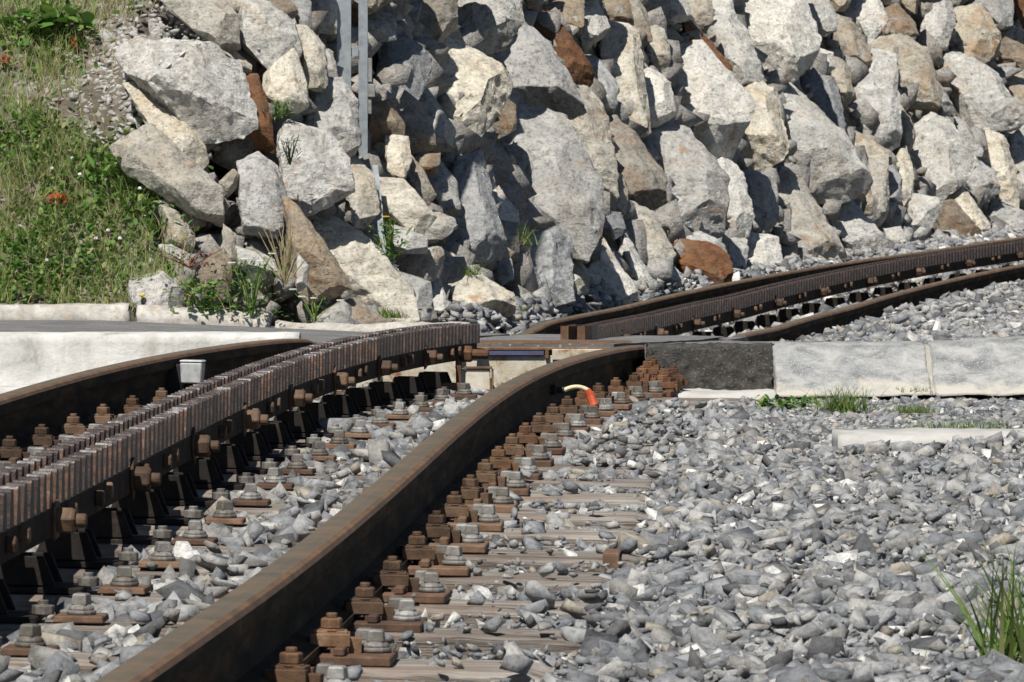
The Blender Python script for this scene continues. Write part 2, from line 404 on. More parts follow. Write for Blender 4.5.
# ------------------------------------------------------------------ foot of the boulder wall
WB = [(-900, 300, 26.0), (-300, 303, 26.4), (0, 304, 26.8), (200, 312, 26.8), (300, 328, 26.8), (400, 323, 27.6), (480, 316, 29), (560, 301, 31), (640, 289, 33.2),
      (700, 281, 35), (800, 268, 38), (900, 251, 41), (1024, 231, 44.5), (1120, 216, 47.5), (1500, 165, 60)]
wpx = [a[0] for a in WB]; wpy = [a[1] for a in WB]; wpz = [a[2] for a in WB]
def sstep(a, b, x):
    t = min(max((x - a) / (b - a), 0), 1); return t * t * (3 - 2 * t)
def lean(px): return float(np.interp(px, [110, 200, 300, 420, 600, 1200], [1.15, .9, 1.1, 1.9, 2.4, 2.5]))
def wallz(px, py):
    yb = float(np.interp(px, wpx, wpy)); zb = float(np.interp(px, wpx, wpz)); hb = (HY - yb) * zb / F
    L = lean(px); k = (HY - py) / F
    return (zb - L * hb) / max(1 - L * k, 0.2)
wallX = np.array([(p - 512) * z / F for p, z in zip(wpx, wpz)]); wallZ = np.array(wpz); wallH = np.array([(HY - y) * z / F for y, z in zip(wpy, wpz)])

# ------------------------------------------------------------------ ground, hillside, road
def grid_mesh(name, xs, ys, fn, mat, smooth=True):
    V = np.array([fn(x, y) for y in ys for x in xs]); nx = len(xs); ny = len(ys)
    i = np.arange(nx - 1); T = []
    for j in range(ny - 1):
        T.append(np.stack([j * nx + i, j * nx + i + 1, (j + 1) * nx + i + 1, (j + 1) * nx + i], 1))
    return np_mesh(name, V, np.concatenate(T), mat, smooth)

def ground_h(x, z):
    h = float(Hc(min(max(z, -6), 48))) + TIE - 0.16
    if 19 < z < 28.5: h -= 0.12
    if z > 30: h = min(h, 0.0)
    return CH + h
xs = list(np.linspace(-300, -12, 12)) + list(np.linspace(-10, 14, 60)) + list(np.linspace(18, 400, 12))
ys = list(np.linspace(-200, -8, 8)) + list(np.linspace(-6, 50, 112)) + list(np.linspace(60, 600, 10))
g = link('ground', grid_mesh('ground', xs, ys, lambda x, y: (x, y, ground_h(x, y) + (0 if -6 < y < 50 else -0.3)), TERR)); tag(g, kind='structure')

def hill_pt(px, r):
    # r from 0 (below the wall foot) upward: first pixel rows, then a meadow slope going back
    back = 0.62 * sstep(120, 240, px)
    if r <= 40:
        py = 352 - r * (352 + 170) / 40
        z = wallz(px, py); p = pix(px, py, z + back)
        n = noise.fractal(p * 2.3, 1.0, 2.0, 4) * 0.05 * (1.0 if px < 230 else 0.8)
        return (p.x, p.y + n, p.z + n * 0.5)
    z = wallz(px, -170); p = pix(px, -170, z + back); q = (r - 40)
    return (p.x + 0.05 * q, p.y + 0.9 * q, p.z + 0.5 * q + noise.noise(Vector((p.x * .4, q * .5, 0))) * 0.25)
hs = link('hillside', grid_mesh('hillside', list(np.linspace(-900, -60, 18)) + list(np.linspace(-40, 320, 80)) + list(np.linspace(330, 1500, 60)),
     list(range(0, 41)) + [41, 42, 44, 47, 52, 60, 75, 100, 140], hill_pt, EARTH)); tag(hs, kind='structure')

FRONT_R, FRONT_L = 20.5, 21.2
def road_h(x, z):
    a = float(Hc(min(max(z, 20.4), 26.0))) - 0.006 - 0.004 * max(z - 26, 0); t = sstep(.72, .98, -x)
    return CH + a * (1 - t) + t * (-0.226)
def offX(z, d): return float(Xc(z)) + d
def slab(mb, polyfn_left, polyfn_right, z0, z1, n, top, thick, z1r=None):
    """deck strip between two plan curves, from distance z0 to z1 (each side may end elsewhere)"""
    z1r = z1 if z1r is None else z1r
    vs = []; fs = []
    m = 6
    for i in range(n + 1):
        t = i / n
        zl = z0[0] + (z1 - z0[0]) * t; zr = z0[1] + (z1r - z0[1]) * t
        a = Vector((polyfn_left(zl), zl)); b = Vector((polyfn_right(zr), zr))
        for k in range(m + 1):
            p = a.lerp(b, k / m)
            vs.append((p.x, p.y, top(p.x, p.y) + 0.003 * noise.noise(Vector((p.x * 6, p.y * 6, 1)))))
    N = len(vs)
    vs += [(x, y, z - thick) for x, y, z in vs]
    W = m + 1
    for i in range(n):
        for k in range(m):
            q = (i * W + k, i * W + k + 1, (i + 1) * W + k + 1, (i + 1) * W + k); fs.append(q); fs.append(tuple(N + v for v in reversed(q)))
        for k in (0, m):
            a, b = i * W + k, (i + 1) * W + k
            fs.append((a, b, N + b, N + a))
    for k in range(m):
        for i in (0, n):
            a, b = i * W + k, i * W + k + 1
            fs.append((a, b, N + b, N + a))
    mb.add(vs, fs)
mb = MB()
slab(mb, lambda z: -9.0, lambda z: offX(z, -GA - 0.036), (21.45, 21.25), 26.55, 14, road_h, 0.30, 28.0)
slab(mb, lambda z: offX(z, -GA + 0.078), lambda z: offX(z, GA - 0.078), (20.80, 20.72), 28.0, 16, road_h, 0.30, 26.6)
slab(mb, lambda z: offX(z, GA + 0.036), lambda z: 0.80, (20.52, 20.50), 26.3, 12, road_h, 0.30, 25.9)
slab(mb, lambda z: 0.801, lambda z: 9.0, (20.80, 20.80), 23.4, 8, road_h, 0.30, 22.0)
road = mb.build('road', ASPH_TOP); tag(road, kind='structure')

# crumbly asphalt ramp edge facing the track
def rough_block(name, x0, x1, zf, depth, h0, h1, mat, parent=None, amp=0.006, seed=0, nx=26, nzv=12, lean_=0.0, round_=0.012, ny=4, sc=9):
    """box-like block, front at distance zf, with worn faces; h0,h1 bottom and top heights (functions of x or numbers)"""
    bm = bmesh.new()
    bmesh.ops.create_cube(bm, size=1.0)
    bmesh.ops.subdivide_edges(bm, edges=[e for e in bm.edges if abs(e.verts[0].co.x - e.verts[1].co.x) > .5], cuts=nx)
    bmesh.ops.subdivide_edges(bm, edges=[e for e in bm.edges if abs(e.verts[0].co.z - e.verts[1].co.z) > .5], cuts=nzv)
    bmesh.ops.subdivide_edges(bm, edges=[e for e in bm.edges if abs(e.verts[0].co.y - e.verts[1].co.y) > .5], cuts=ny)
    f0 = h0 if callable(h0) else (lambda x: h0); f1 = h1 if callable(h1) else (lambda x: h1)
    fz = zf if callable(zf) else (lambda x: zf)
    for v in bm.verts:
        u = v.co.copy()
        x = x0 + (x1 - x0) * (u.x + .5); a, b = f0(x), f1(x)
        z = a + (b - a) * (u.z + .5); y = fz(x) + depth * (u.y + .5) + lean_ * (b - z if u.y < 0 else 0) * -1
        p = Vector((x, y, z)); q = p * sc + Vector((seed * 7.1, seed * 3.3, 0))
        d = noise.noise_vector(q) * amp + noise.noise_vector(q * 3.7) * amp * 0.6 + noise.noise_vector(q * 9) * amp * 0.3
        if u.z > .45 and u.y < -.45: p += Vector((0, round_, -round_ * .6))
        if abs(u.x) > .49: p.x -= math.copysign(round_ * .4, u.x)
        v.co = p + d
    bmesh.ops.recalc_face_normals(bm, faces=bm.faces)
    me = bpy.data.meshes.new(name); bm.to_mesh(me); bm.free(); me.materials.append(mat)
    for p in me.polygons: p.use_smooth = True
    return link(name, me, parent)
rx0 = float(Xc(20.4)) + GA + 0.05
o = rough_block('asphalt_edge', rx0, 0.80, 20.36, 0.14, CH - 0.43, lambda x: road_h(x, 20.5) + 0.002, ASPH, None, 0.0075, 3, 60, 26, lean_=0.12, sc=34)
tag(o, kind='structure')

# ------------------------------------------------------------------ concrete pieces of the crossing
hf = lambda x: road_h(x, 20.5)
B0, B1, B2 = 0.79, 1.262, 2.25
def botf(x): return CH - 0.402 + 0.012 * (x - .8)
o = rough_block('concrete_kerb_block', B0, B1 - .003, lambda x: 20.40 - 0.02 * x, 0.36, botf, lambda x: hf(x) + 0.004 + 0.004 * (x - B0), CONC_G, None, 0.005, 1, 40, 14, 2)
tag(o, 'speckled grey concrete edge block butted against the black asphalt ramp', 'concrete block', 'edge blocks of the crossing')
rough_block('mortar_joint', B1 - .012, B1 + .014, 20.372, 0.30, botf, lambda x: hf(x) - 0.002, MORTAR, o, 0.002, 12, 3, 14, 2)
o = rough_block('concrete_kerb_block', B1 + .003, B2, lambda x: 20.37 - 0.02 * x, 0.36, botf, lambda x: hf(x) + 0.008 + 0.05 * (x - B1), CONC_G, None, 0.005, 2, 60, 14, 2)
tag(o, 'speckled grey concrete edge block rising gently away from the asphalt ramp', 'concrete block', 'edge blocks of the crossing')
lx1 = float(Xc(21.2)) - GA - 0.05
o = rough_block('concrete_abutment', -5.0, lx1, 21.18, 0.26, CH - 0.44, CH - 0.2205, CONC_W, None, 0.0035, 4, 90, 12)
tag(o, 'whitish concrete wall edging the road beside the outer rail', 'concrete wall')
o = rough_block('concrete_ledge', -5.0, lx1 - .3, 20.86, 0.34, CH - 0.52, CH - 0.385, CONC_W, None, 0.006, 8, 60, 4)
tag(o, 'whitish concrete ledge at the foot of the pale road wall', 'concrete ledge')
o = rough_block('concrete_footing', 0.38, 0.80, 20.05, 0.30, CH - 0.50, CH - 0.386, CONC_S, None, 0.008, 5, 24, 3)
tag(o, 'thin pale concrete footing strip below the asphalt ramp', 'footing')
xs0 = pix(836, 440, 16.0).x
o = rough_block('concrete_sill', xs0, xs0 + 2.2, lambda x: 16.0 + 0.05 * (x - xs0), 0.34, CH - 0.53, lambda x: CH - 0.405 + 0.003 * (x - xs0), CONC_S, None, 0.006, 6, 60, 4, round_=0.015)
tag(o, 'low grey concrete sill lying in the gravel beside the track', 'concrete sill')
kx = [-4.2, -3.0, -1.505, -0.95, -0.15]
kl = ['worn granite kerb stone at the foot of the grassy bank', 'worn granite kerb stone with rusty flecks below the meadow bank', 'low granite kerb stone below the weedy gap in the boulders', 'half buried kerb stone in front of the big cream boulder']
for i in range(4):
    t0 = CH - .226 - (.03 if i == 3 else 0)
    o = rough_block('kerb_stone', kx[i] + .006, kx[i + 1] - .006, 26.56 + (0.03 if i > 1 else 0), 0.16, t0 - 0.12, (lambda x, i=i, t0=t0: t0 + (0.060 if i < 2 else 0.060 - 0.045 * min(max((x + 1.5) / .7, 0), 1))), GRANITE, None, 0.012, 10 + i, 34, 5, round_=0.025)
    tag(o, kl[i], 'kerb stone', 'kerb stones along the road')

# ------------------------------------------------------------------ rails and rack
RP = [(-.055, -.125), (.055, -.125), (.055, -.116), (.012, -.103), (.008, -.085), (.008, -.048), (.014, -.040), (.0275, -.034), (.0285, -.010), (.025, -.003), (.017, 0), (0, .0012)]
RP = RP + [(-x, y) for x, y in reversed(RP[2:-1])]
def sunk(z): return -0.014 * sstep(20.75, 21.1, z) * (1 - sstep(25.9, 26.5, z))
def sweep(prof, zs, d, name, mat, parent, smooth=False, lift=lambda z: 0.0):
    V = []; n = len(prof)
    for z in zs:
        M = frame(z)
        for u, v in prof: V.append(M @ Vector((d + u, 0, v + lift(z))))
    T = []
    for i in range(len(zs) - 1):
        for k in range(n):
            j = (k + 1) % n
            T.append((i * n + k, i * n + j, (i + 1) * n + j, (i + 1) * n + k))
    me = bpy.data.meshes.new(name); me.from_pydata([tuple(v) for v in V], [], T + [tuple(range(n)), tuple(reversed(range(len(V) - n, len(V))))])
    me.materials.append(mat)
    bm = bmesh.new(); bm.from_mesh(me); bmesh.ops.recalc_face_normals(bm, faces=bm.faces)
    bm.to_mesh(me); bm.free()
    if prof is RP:
        me.materials.append(RAILTOP); me.materials.append(RAILEDGE); idx = np.zeros(len(me.polygons), np.int32)
        q = np.arange((len(zs) - 1) * n) % n
        idx[:len(q)] = np.where((q >= 10) & (q <= 11), 1, np.where((q == 9) | (q == 8), 2, np.where((q == 12) | (q == 13), 1, 0)))
        me.polygons.foreach_set('material_index', idx)
    return link(name, me, parent)

near = empty('railway_track', (float(Xc(12)), 12, CH + float(Hc(12)) + TIE), 'rusty rack railway track on wooden sleepers running up to the asphalt ramp', 'railway track', 'rack railway tracks')
far = empty('railway_track', (float(Xc(33)), 33, CH + float(Hc(33)) + TIE), 'rusty rack railway track curving along the foot of the boulder wall', 'railway track', 'rack railway tracks')
r1 = sweep(RP, list(np.arange(4, 23.4, 0.2)), -GA, 'rail', RAIL, near, lift=sunk)
r2 = sweep(RP, list(np.arange(4, 23.4, 0.2)), GA, 'rail', RAIL, near, lift=sunk)
r3 = sweep(RP, list(np.arange(23.45, 55, 0.25)), -GA, 'rail', RAIL, far, lift=lambda z: -0.03 * (1 - sstep(27.9, 29.0, z)))
r4 = sweep(RP, list(np.arange(23.45, 55, 0.25)), GA, 'rail', RAIL, far, lift=sunk)

RT = 0.058      # rack tip above rail top
TH, BODY, BT, PITCH = 0.060, 0.048, 0.029, 0.083
def tooth_geo(mb, M, d, top):
    b0, b1 = 0.0265, 0.0155
    vs = []
    for y0, h in ((b0, top - TH), (b1, top - 0.004), (b1 - .004, top)):
        for a, b in ((-1, -1), (1, -1), (1, 1), (-1, 1)):
            vs.append(M @ Vector((d + a * BT / 2, b * y0, h)))
    fs = [(3, 2, 1, 0), (8, 9, 10, 11)]
    for k in (0, 4):
        for i in range(4):
            j = (i + 1) % 4; fs.append((k + i, k + j, k + 4 + j, k + 4 + i))
    mb.add(vs, fs)
tm = MB(); tooth_geo(tm, Matrix.Identity(4), 0, 0); tooth_me = tm.mesh('tooth', TOOTH); tooth_me.materials.append(TIP)
for p_ in tooth_me.polygons:
    if p_.normal.z > .4 or p_.center.z > -.006: p_.material_index = 1
def rack(parent, z0, z1, individual, lift=lambda z: 0.0):
    for side, off in ((-1, 0.0), (1, PITCH / 2)):
        d = side * 0.031
        prof = [(-BT / 2, RT - TH - BODY), (BT / 2, RT - TH - BODY), (BT / 2, RT - TH + .001), (-BT / 2, RT - TH + .001)]
        bl = sweep(prof, list(np.arange(z0, z1 + .01, 0.2)), d, 'rack_blade', BLADE, parent, lift=lift)
        z = z0 + 0.04 + off; mb = MB()
        while z < z1 - 0.03:
            M = frame(z)
            if individual and z > 8.6:
                o = link('tooth', tooth_me, bl)
                MM = M @ Matrix.Translation((d, 0, RT + lift(z)))
                o.location = MM.translation - parent.location - bl.location
                o.rotation_euler = MM.to_euler()
            else: tooth_geo(mb, M, d, RT + lift(z))
            z += PITCH / math.hypot(1, (float(Xc(z + .1)) - float(Xc(z - .1))) / .2)
        if mb.v:
            o = mb.build('teeth', TOOTH, bl)
            if not individual: o['kind'] = 'stuff'
rack(near, 5.0, 20.72, True)
rack(far, 25.53, 54, False, lambda z: -0.004 - 0.008 * max(0, 1 - (z - 26.2) / 1.6))

# rack entry at the far side of the crossing
zE = 24.9
mb = MB()
for i, (a, b) in enumerate(((24.9, 25.225), (25.23, 25.525))):
    mb = MB()
    for side in (-1, 1):
        vs = []
        for z in (a, b):
            M = frame(z)
            for u, v in ((-BT/2, -.09), (BT/2, -.09), (BT/2, .046 + .004 * i), (-BT/2, .046 + .004 * i)): vs.append(M @ Vector((side * .031 + u, 0, v)))
        mb.add(vs, [(0, 1, 2, 3), (7, 6, 5, 4), (0, 4, 5, 1), (1, 5, 6, 2), (2, 6, 7, 3), (3, 7, 4, 0)])
    mb.build('rack_entry_block', (RUST, TOOTH, TOOTH)[i], far)

# --- fastening meshes (shared) in track axes: x across, y along, z up
def hexnut(mb, c, r, h, n=6, rot=0.3, M=None): mb.prism(c, n, [(r * .93, 0), (r, h * .12), (r, h * .85), (r * .85, h)], M, rot)
def clip_mesh(mat):
    mb = MB()
    mb.box((0.012, 0, 0.0), .026, .060, .016)                 # rib
    mb.box((-.002, -.024, .012), .058, .015, .018)            # clamp arms
    mb.box((-.002, .024, .012), .058, .015, .018)
    mb.box((-.002, 0, .024), .050, .034, .010)                # bridge
    mb.prism((0, 0, .033), 10, [(.019, 0), (.019, .003)])     # washer
    hexnut(mb, (0, 0, .036), .0165, .016)
    mb.prism((0, 0, .052), 8, [(.0085, 0), (.0085, .006), (.007, .007)])
    mb.box((.034, -.004, 0), .020, .026, .024)                # stop block
    return mb.mesh('rail_clip', mat, 0.0018)
CLIP = clip_mesh(RUST_BROWN); CLIP2 = clip_mesh(RUST)
def screw_mesh():
    mb = MB()
    mb.prism((0, 0, 0), 12, [(.026, 0), (.027, .004), (.026, .008)])
    mb.prism((0, 0, .008), 12, [(.024, 0), (.023, .005), (.016, .010)])
    mb.prism((0, 0, .017), 4, [(.0205, 0), (.0205, .003), (.0185, .017), (.015, .020)], None, .78)
    mb.v = [(x * .86, y * .86, z * .88) for x, y, z in mb.v]
    return mb.mesh('coach_screw', GREYS, 0.0012)
SCREW = screw_mesh()
mbp = MB(); mbp.box((0, 0, 0), .32, .15, .014); mbp.box((-.085, 0, .014), .016, .15, .012); mbp.box((.085, 0, .014), .016, .15, .012)
PLT = mbp.mesh('base_plate', PLATE, .002)
mbp = MB(); mbp.box((0, 0, 0), .078, .085, .011, None, .96)
PAD = mbp.mesh('screw_pad', PLATE, .002)
# rack chair: base, upright with sloping gussets
mbp = MB(); mbp.box((0, 0, 0), .20, .12, .010)
for sy in (-.045, .045):
    mbp.add([Vector((x, sy + t, z)) for t in (-.006, .006) for x, z in ((-.056, .012), (.056, .012), (.036, .060), (-.036, .060))],
            [(0, 1, 2, 3), (7, 6, 5, 4), (0, 4, 5, 1), (1, 5, 6, 2), (2, 6, 7, 3), (3, 7, 4, 0)])
mbp.box((0, 0, .012), .050, .10, .030)
CHAIR_SHADE = mottled('shade_painted_chair_steel', [(0.35, (0.008, 0.007, 0.006)), (0.6, (0.020, 0.015, 0.012)), (0.8, (0.06, 0.038, 0.025))], 22, rough=0.8, bs=.3)  # near-black chair colour: the shadow under the rack blades is painted in
CHAIR = mbp.mesh('rack_chair', CHAIR_SHADE, .0015)
mbp = MB(); hexnut(mbp, (0, 0, 0), .023, .032); mbp.prism((0, 0, .032), 10, [(.012, 0), (.012, .016), (.009, .018)])
mbp.box((0, 0, -.004), .062, .050, .006)
BOLT = mbp.mesh('rack_bolt', RUST_BROWN, .0015)
mbp = MB(); hexnut(mbp, (0, 0, 0), .015, .016); BOLT_S = mbp.mesh('rack_nut', RUST_BROWN, .001)
mbp = MB(); mbp.prism((0, 0, 0), 8, [(.018, 0), (.018, .014), (.009, .015), (.009, .022)], None, .2); STUD = mbp.mesh('chair_stud', GREYS, .001)

def sleeper_mesh(half, width, seed, end_l, end_r):
    nx, ny, h = 60, 7, .14
    V = []; T = []
    L0, L1 = -half + end_l, half + end_r
    for i in range(nx + 1):
        x = L0 + (L1 - L0) * i / nx
        for j in range(ny + 1):
            t = j / ny; y = -width / 2 + width * t
            z = noise.noise(Vector((x * 1.1, y * 26, seed * 5.3))) * .006 + noise.noise(Vector((x * 5, y * 60, seed * 2.1))) * .003
            if j in (0, ny): z -= .006 + .008 * abs(noise.noise(Vector((x * 8, j, seed))))
            xe = x
            if i in (0, nx): z -= .008; xe += noise.noise(Vector((y * 40, seed, i))) * .012
            V.append((xe, y + noise.noise(Vector((x * 5, y * 9, seed))) * .004, z))
    W = ny + 1
    for i in range(nx):
        for j in range(ny): T.append((i * W + j, (i + 1) * W + j, (i + 1) * W + j + 1, i * W + j + 1))
    N = len(V)
    for i in range(nx + 1):
        for j in (0, ny): x, y, z = V[i * W + j]; V.append((x, y * 1.02, z - h))
    for i in range(nx):
        T.append((i * W, N + i * 2, N + (i + 1) * 2, (i + 1) * W)); T.append((i * W + ny, (i + 1) * W + ny, N + (i + 1) * 2 + 1, N + i * 2 + 1))
    for i in (0, nx):
        T.append(tuple([i * W + j for j in range(ny + 1)] + [N + i * 2 + 1, N + i * 2]))
    me = bpy.data.meshes.new('sleeper'); me.from_pydata(V, [], T); me.materials.append(WOOD)
    bm = bmesh.new(); bm.from_mesh(me); bmesh.ops.recalc_face_normals(bm, faces=bm.faces); bm.to_mesh(me); bm.free()
    return me

def put(name, me, parent, M, track):
    """part under a sleeper (or track), placed by world matrix"""
    o = bpy.data.objects.new(name, me); COL.objects.link(o); o.parent = parent
    P = Matrix.Translation(track.location)
    if parent is not track: P = parent.matrix_basis_world if False else P @ parent['_m'] if False else P @ SL[parent.name]
    L = P.inverted() @ M
    o.location = L.translation; o.rotation_euler = L.to_euler(); return o
SL = {}
TIES = []
def lay_sleepers(track, z0, z1, step, half_fn, nearby):
    k = 0; z = z0
    while z < z1:
        M = frame(z) @ Matrix.Translation((0, 0, TIE)) @ Matrix.Rotation(random.uniform(-.02, .02), 4, 'Z')
        half, el, er = half_fn(k)
        TIES.append((z, half + er, .115))
        s = bpy.data.objects.new('sleeper', sleeper_mesh(half, random.uniform(.20, .23), k + (0 if nearby else 50), el, er)); COL.objects.link(s)
        s.parent = track; L = Matrix.Translation(track.location).inverted() @ M
        s.location = L.translation; s.rotation_euler = L.to_euler(); SL[s.name] = L
        for side in (-1, 1):
            c = side * GA
            put('base_plate', PLT, s, M @ Matrix.Translation((c, 0, .001)), track)
            for io in (-1, 1):
                vis_l = side * io
                flip = Matrix.Rotation(0 if io > 0 else math.pi, 4, 'Z')
                j = Matrix.Rotation(random.gauss(0, .14), 4, 'Z')
                put('rail_clip', random.choice((CLIP, CLIP, CLIP2)), s, M @ Matrix.Translation((c + io * .068, 0, .013)) @ flip @ j, track)
                if nearby or io > 0:
                    tw = Matrix.Rotation(random.uniform(-.7, .7), 4, 'Z') @ Matrix.Rotation(random.uniform(-.06, .06), 4, 'X')
                    put('coach_screw', SCREW, s, M @ Matrix.Translation((c + io * .132, random.uniform(-.012, .012), .016)) @ tw, track)
                    if nearby:
                        put('coach_screw', SCREW, s, M @ Matrix.Translation((c + io * .112, .052, .014)) @ tw, track)
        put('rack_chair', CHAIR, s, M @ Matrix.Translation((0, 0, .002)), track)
        for io in (-1, 1):
            if io < 0 and not nearby: continue
            put('screw_pad', PAD, s, M @ Matrix.Translation((io * .165, -.02, .004)), track)
            tw = Matrix.Rotation(random.uniform(-.7, .7), 4, 'Z')
            put('coach_screw', SCREW, s, M @ Matrix.Translation((io * .165, -.02, .015)) @ tw, track)
            put('chair_stud', STUD, s, M @ Matrix.Translation((io * .105, -.01, .013)), track)
        hr = -TIE + RT - TH - BODY * .45
        side_m = Matrix.Rotation(math.pi / 2, 4, 'Y')
        big = (k % 2 == 0)
        put('rack_bolt' if big else 'rack_nut', BOLT if big else BOLT_S, track, M @ Matrix.Translation((.031 + BT / 2 + (.004 if big else 0), 0, hr)) @ side_m @ Matrix.Rotation(random.uniform(0, 1), 4, 'Z'), track)
        if True:
            put('rack_nut', BOLT_S, track, M @ Matrix.Translation((.031 + BT / 2, .17, hr + .004)) @ side_m @ Matrix.Rotation(random.uniform(0, 1), 4, 'Z'), track)
        if nearby and k == STRAP_K:
            mbs = MB(); mbs.box((half + er - .06, -.113, -.07), .030, .010, .078); mbs.box((half + er - .06, -.06, .003), .030, .115, .007)
            st = mbs.mesh('iron_strap', PLATE, .002); put('iron_strap', st, s, M, track)
        z += step; k += 1
STRAP_K = 8
def halfs(k):
    return 0.93, random.uniform(-.03, .03), {5: .01, 6: .0, 7: .02, 8: .05, 9: .06, 10: .03}.get(k, random.uniform(-.03, .05))
lay_sleepers(near, 7.30 + 0.02, 20.1, 0.6, halfs, True)
lay_sleepers(far, 26.6, 46, 0.68, lambda k: (0.92, 0, random.uniform(-.03, .03)), False)

# end fittings at the crossing: rust-red stack at the rail end and the rack tail bolt
OXC = clip_mesh(OXIDE)
for (zz, dx, dh, tw) in ((19.98, .075, .02, .1), (20.10, .075, .03, -.15), (20.20, .08, .05, .2), (20.28, .085, .055, -.1), (20.08, .135, .012, .5), (20.18, .14, .02, -.4), (20.27, .15, .03, .2)):
    put('end_clip', OXC, near, frame(zz) @ Matrix.Translation((GA + dx, 0, TIE + dh)) @ Matrix.Rotation(tw, 4, 'Z'), near)
mb = MB(); M = frame(20.14)
mb.box((GA + .10, 0, TIE), .15, .40, .018, M); mb.box((GA + .085, .08, TIE + .018), .10, .22, .028, M)
mb.build('end_plate', OXIDE, near, .002)
M = frame(20.2)
mb = MB(); R = M @ Matrix.Translation((.046, 0, -.03)) @ Matrix.Rotation(math.pi / 2, 4, 'Y')
hexnut(mb, (0, 0, 0), .026, .035, M=R); mb.prism((0, 0, .035), 10, [(.015, 0), (.015, .045), (.012, .05)], R)
mb.box((0, 0, -.01), .09, .10, .008, R)
mb.build('rack_tail_bolt', OXIDE, near, .001)

# steel-faced crossing panel between the rails
zP = 20.70
def px_at(d, z): return float(Xc(z)) + d
panel = empty('crossing_panel', (px_at(.2, zP), zP, CH - .42), 'whitewashed steel box panel with rusty rim and blue strip between the rails', 'crossing panel')
tp = lambda: CH + float(Hc(zP))
x0, x1 = px_at(-GA + .085, zP), px_at(GA - .085, zP)
mb = MB(); mb.box(((x0 + x1) / 2, zP + .045, CH - .45), x1 - x0, .05, tp() - CH + .45 - .042); mb.build('face_plate', WPAINT, panel, .002)
mb = MB(); mb.box(((x0 + x1) / 2, zP + .06, tp() - .026), x1 - x0, .10, .010); mb.box((x0 + .008, zP + .012, tp() - .052), .014, .016, .026)
xm = pix(547, 345, zP).x
mb.box((xm, zP + .012, tp() - .052), .012, .016, .026); mb.build('rim_angle', RUST, panel, .002)
mb = MB(); mb.box(((x0 + xm) / 2, zP + .012, tp() - .0405), xm - x0 - .02, .008, .013); mb.build('blue_strip', BLUE, panel)
mb = MB(); mb.box(((xm + x1) / 2 + .006, zP + .008, tp() - .056), x1 - xm - .02, .02, .034); mb.build('end_plate', WPAINT, panel, .002)
# top tread: rusty plates behind the rim
mb = MB()
for i in range(3):
    a = zP + .12 + i * .42; mb.box(((px_at(0, a)), a + .2, road_h(0, a + .2) + .001), 2 * GA - .20, .40, .005)
mb.build('tread_plate', RUST, panel, .001)

# little rust-streaked white junction box on the sleepers below the panel
zJ = 19.9
pj = pix(478, 391, zJ)
jb = empty('junction_box', pj, 'small chipped white steel box with rust streaks below the crossing panel', 'junction box')
mb = MB(); mb.box(pj, .075, .10, .066, None, .96); mb.build('box_body', WPAINT, jb, .003)
mb = MB(); mb.box(pj + Vector((.0, 0, .0665)), .084, .11, .006); mb.box(pj + Vector((.043, 0, 0)), .006, .10, .066); mb.build('box_lid', RUST, jb, .001)
mb = MB(); mb.box(pj + Vector((-.058, .02, 0)), .016, .02, .075); mb.build('red_post', OXIDE, jb, .001)
mb = MB(); mb.box(pj + Vector((-.08, -.03, -.005)), .05, .06, .03); mb.box(pj + Vector((-.02, -.09, -.02)), .16, .06, .02); mb.build('foot_plate', PLATE, jb, .002)

# white block on the outer rail
M = frame(18.1)
wb = empty('rail_marker', M @ Vector((-GA + .05, 0, -.12)), 'small white plastic block clamped to the inner side of the outer rail', 'marker block')
mb = MB(); mb.box((-GA + .075, 0, -.075), .054, .065, .056, M, 1.12); mb.box((-GA + .075, 0, -.0185), .064, .075, .006, M); mb.build('block', WHITE, wb, .003)
mb = MB(); mb.box((-GA + .025, 0, -.10), .04, .04, .075, M); mb.build('clamp', BLACK, wb, .002)

# bond cable with orange sleeve on the inner rail
zB = 17.75
M = frame(zB)
cb = empty('bond_cable', M @ Vector((GA + .02, 0, -.07)), 'short cream cable with orange sleeve plugged into the rail web', 'cable')
pts = []
for i in range(9):
    t = i / 8; pts.append(M @ Vector((GA + .045 + .070 * t, 0, -.062 + .018 * math.sin(t * 1.9) - .022 * t * t)))
mb = MB(); tube(mb, pts, .006, 8); mb.build('cable', CREAM, cb, smooth=True)
mb = MB(); a = pts[-1]; tube(mb, [a + Vector((-.010, 0, .008)), a + Vector((-.002, 0, -.008)), a + Vector((.009, -.01, -.036))], [.009, .0115, .012], 10); mb.build('sleeve', ORANGE, cb)
mb = MB(); R = M @ Matrix.Translation((GA + .008, 0, -.062)) @ Matrix.Rotation(math.pi / 2, 4, 'Y'); mb.prism((0, 0, 0), 10, [(.014, 0), (.014, .014), (.009, .016), (.009, .036)], R); mb.build('plug', BLACK, cb)

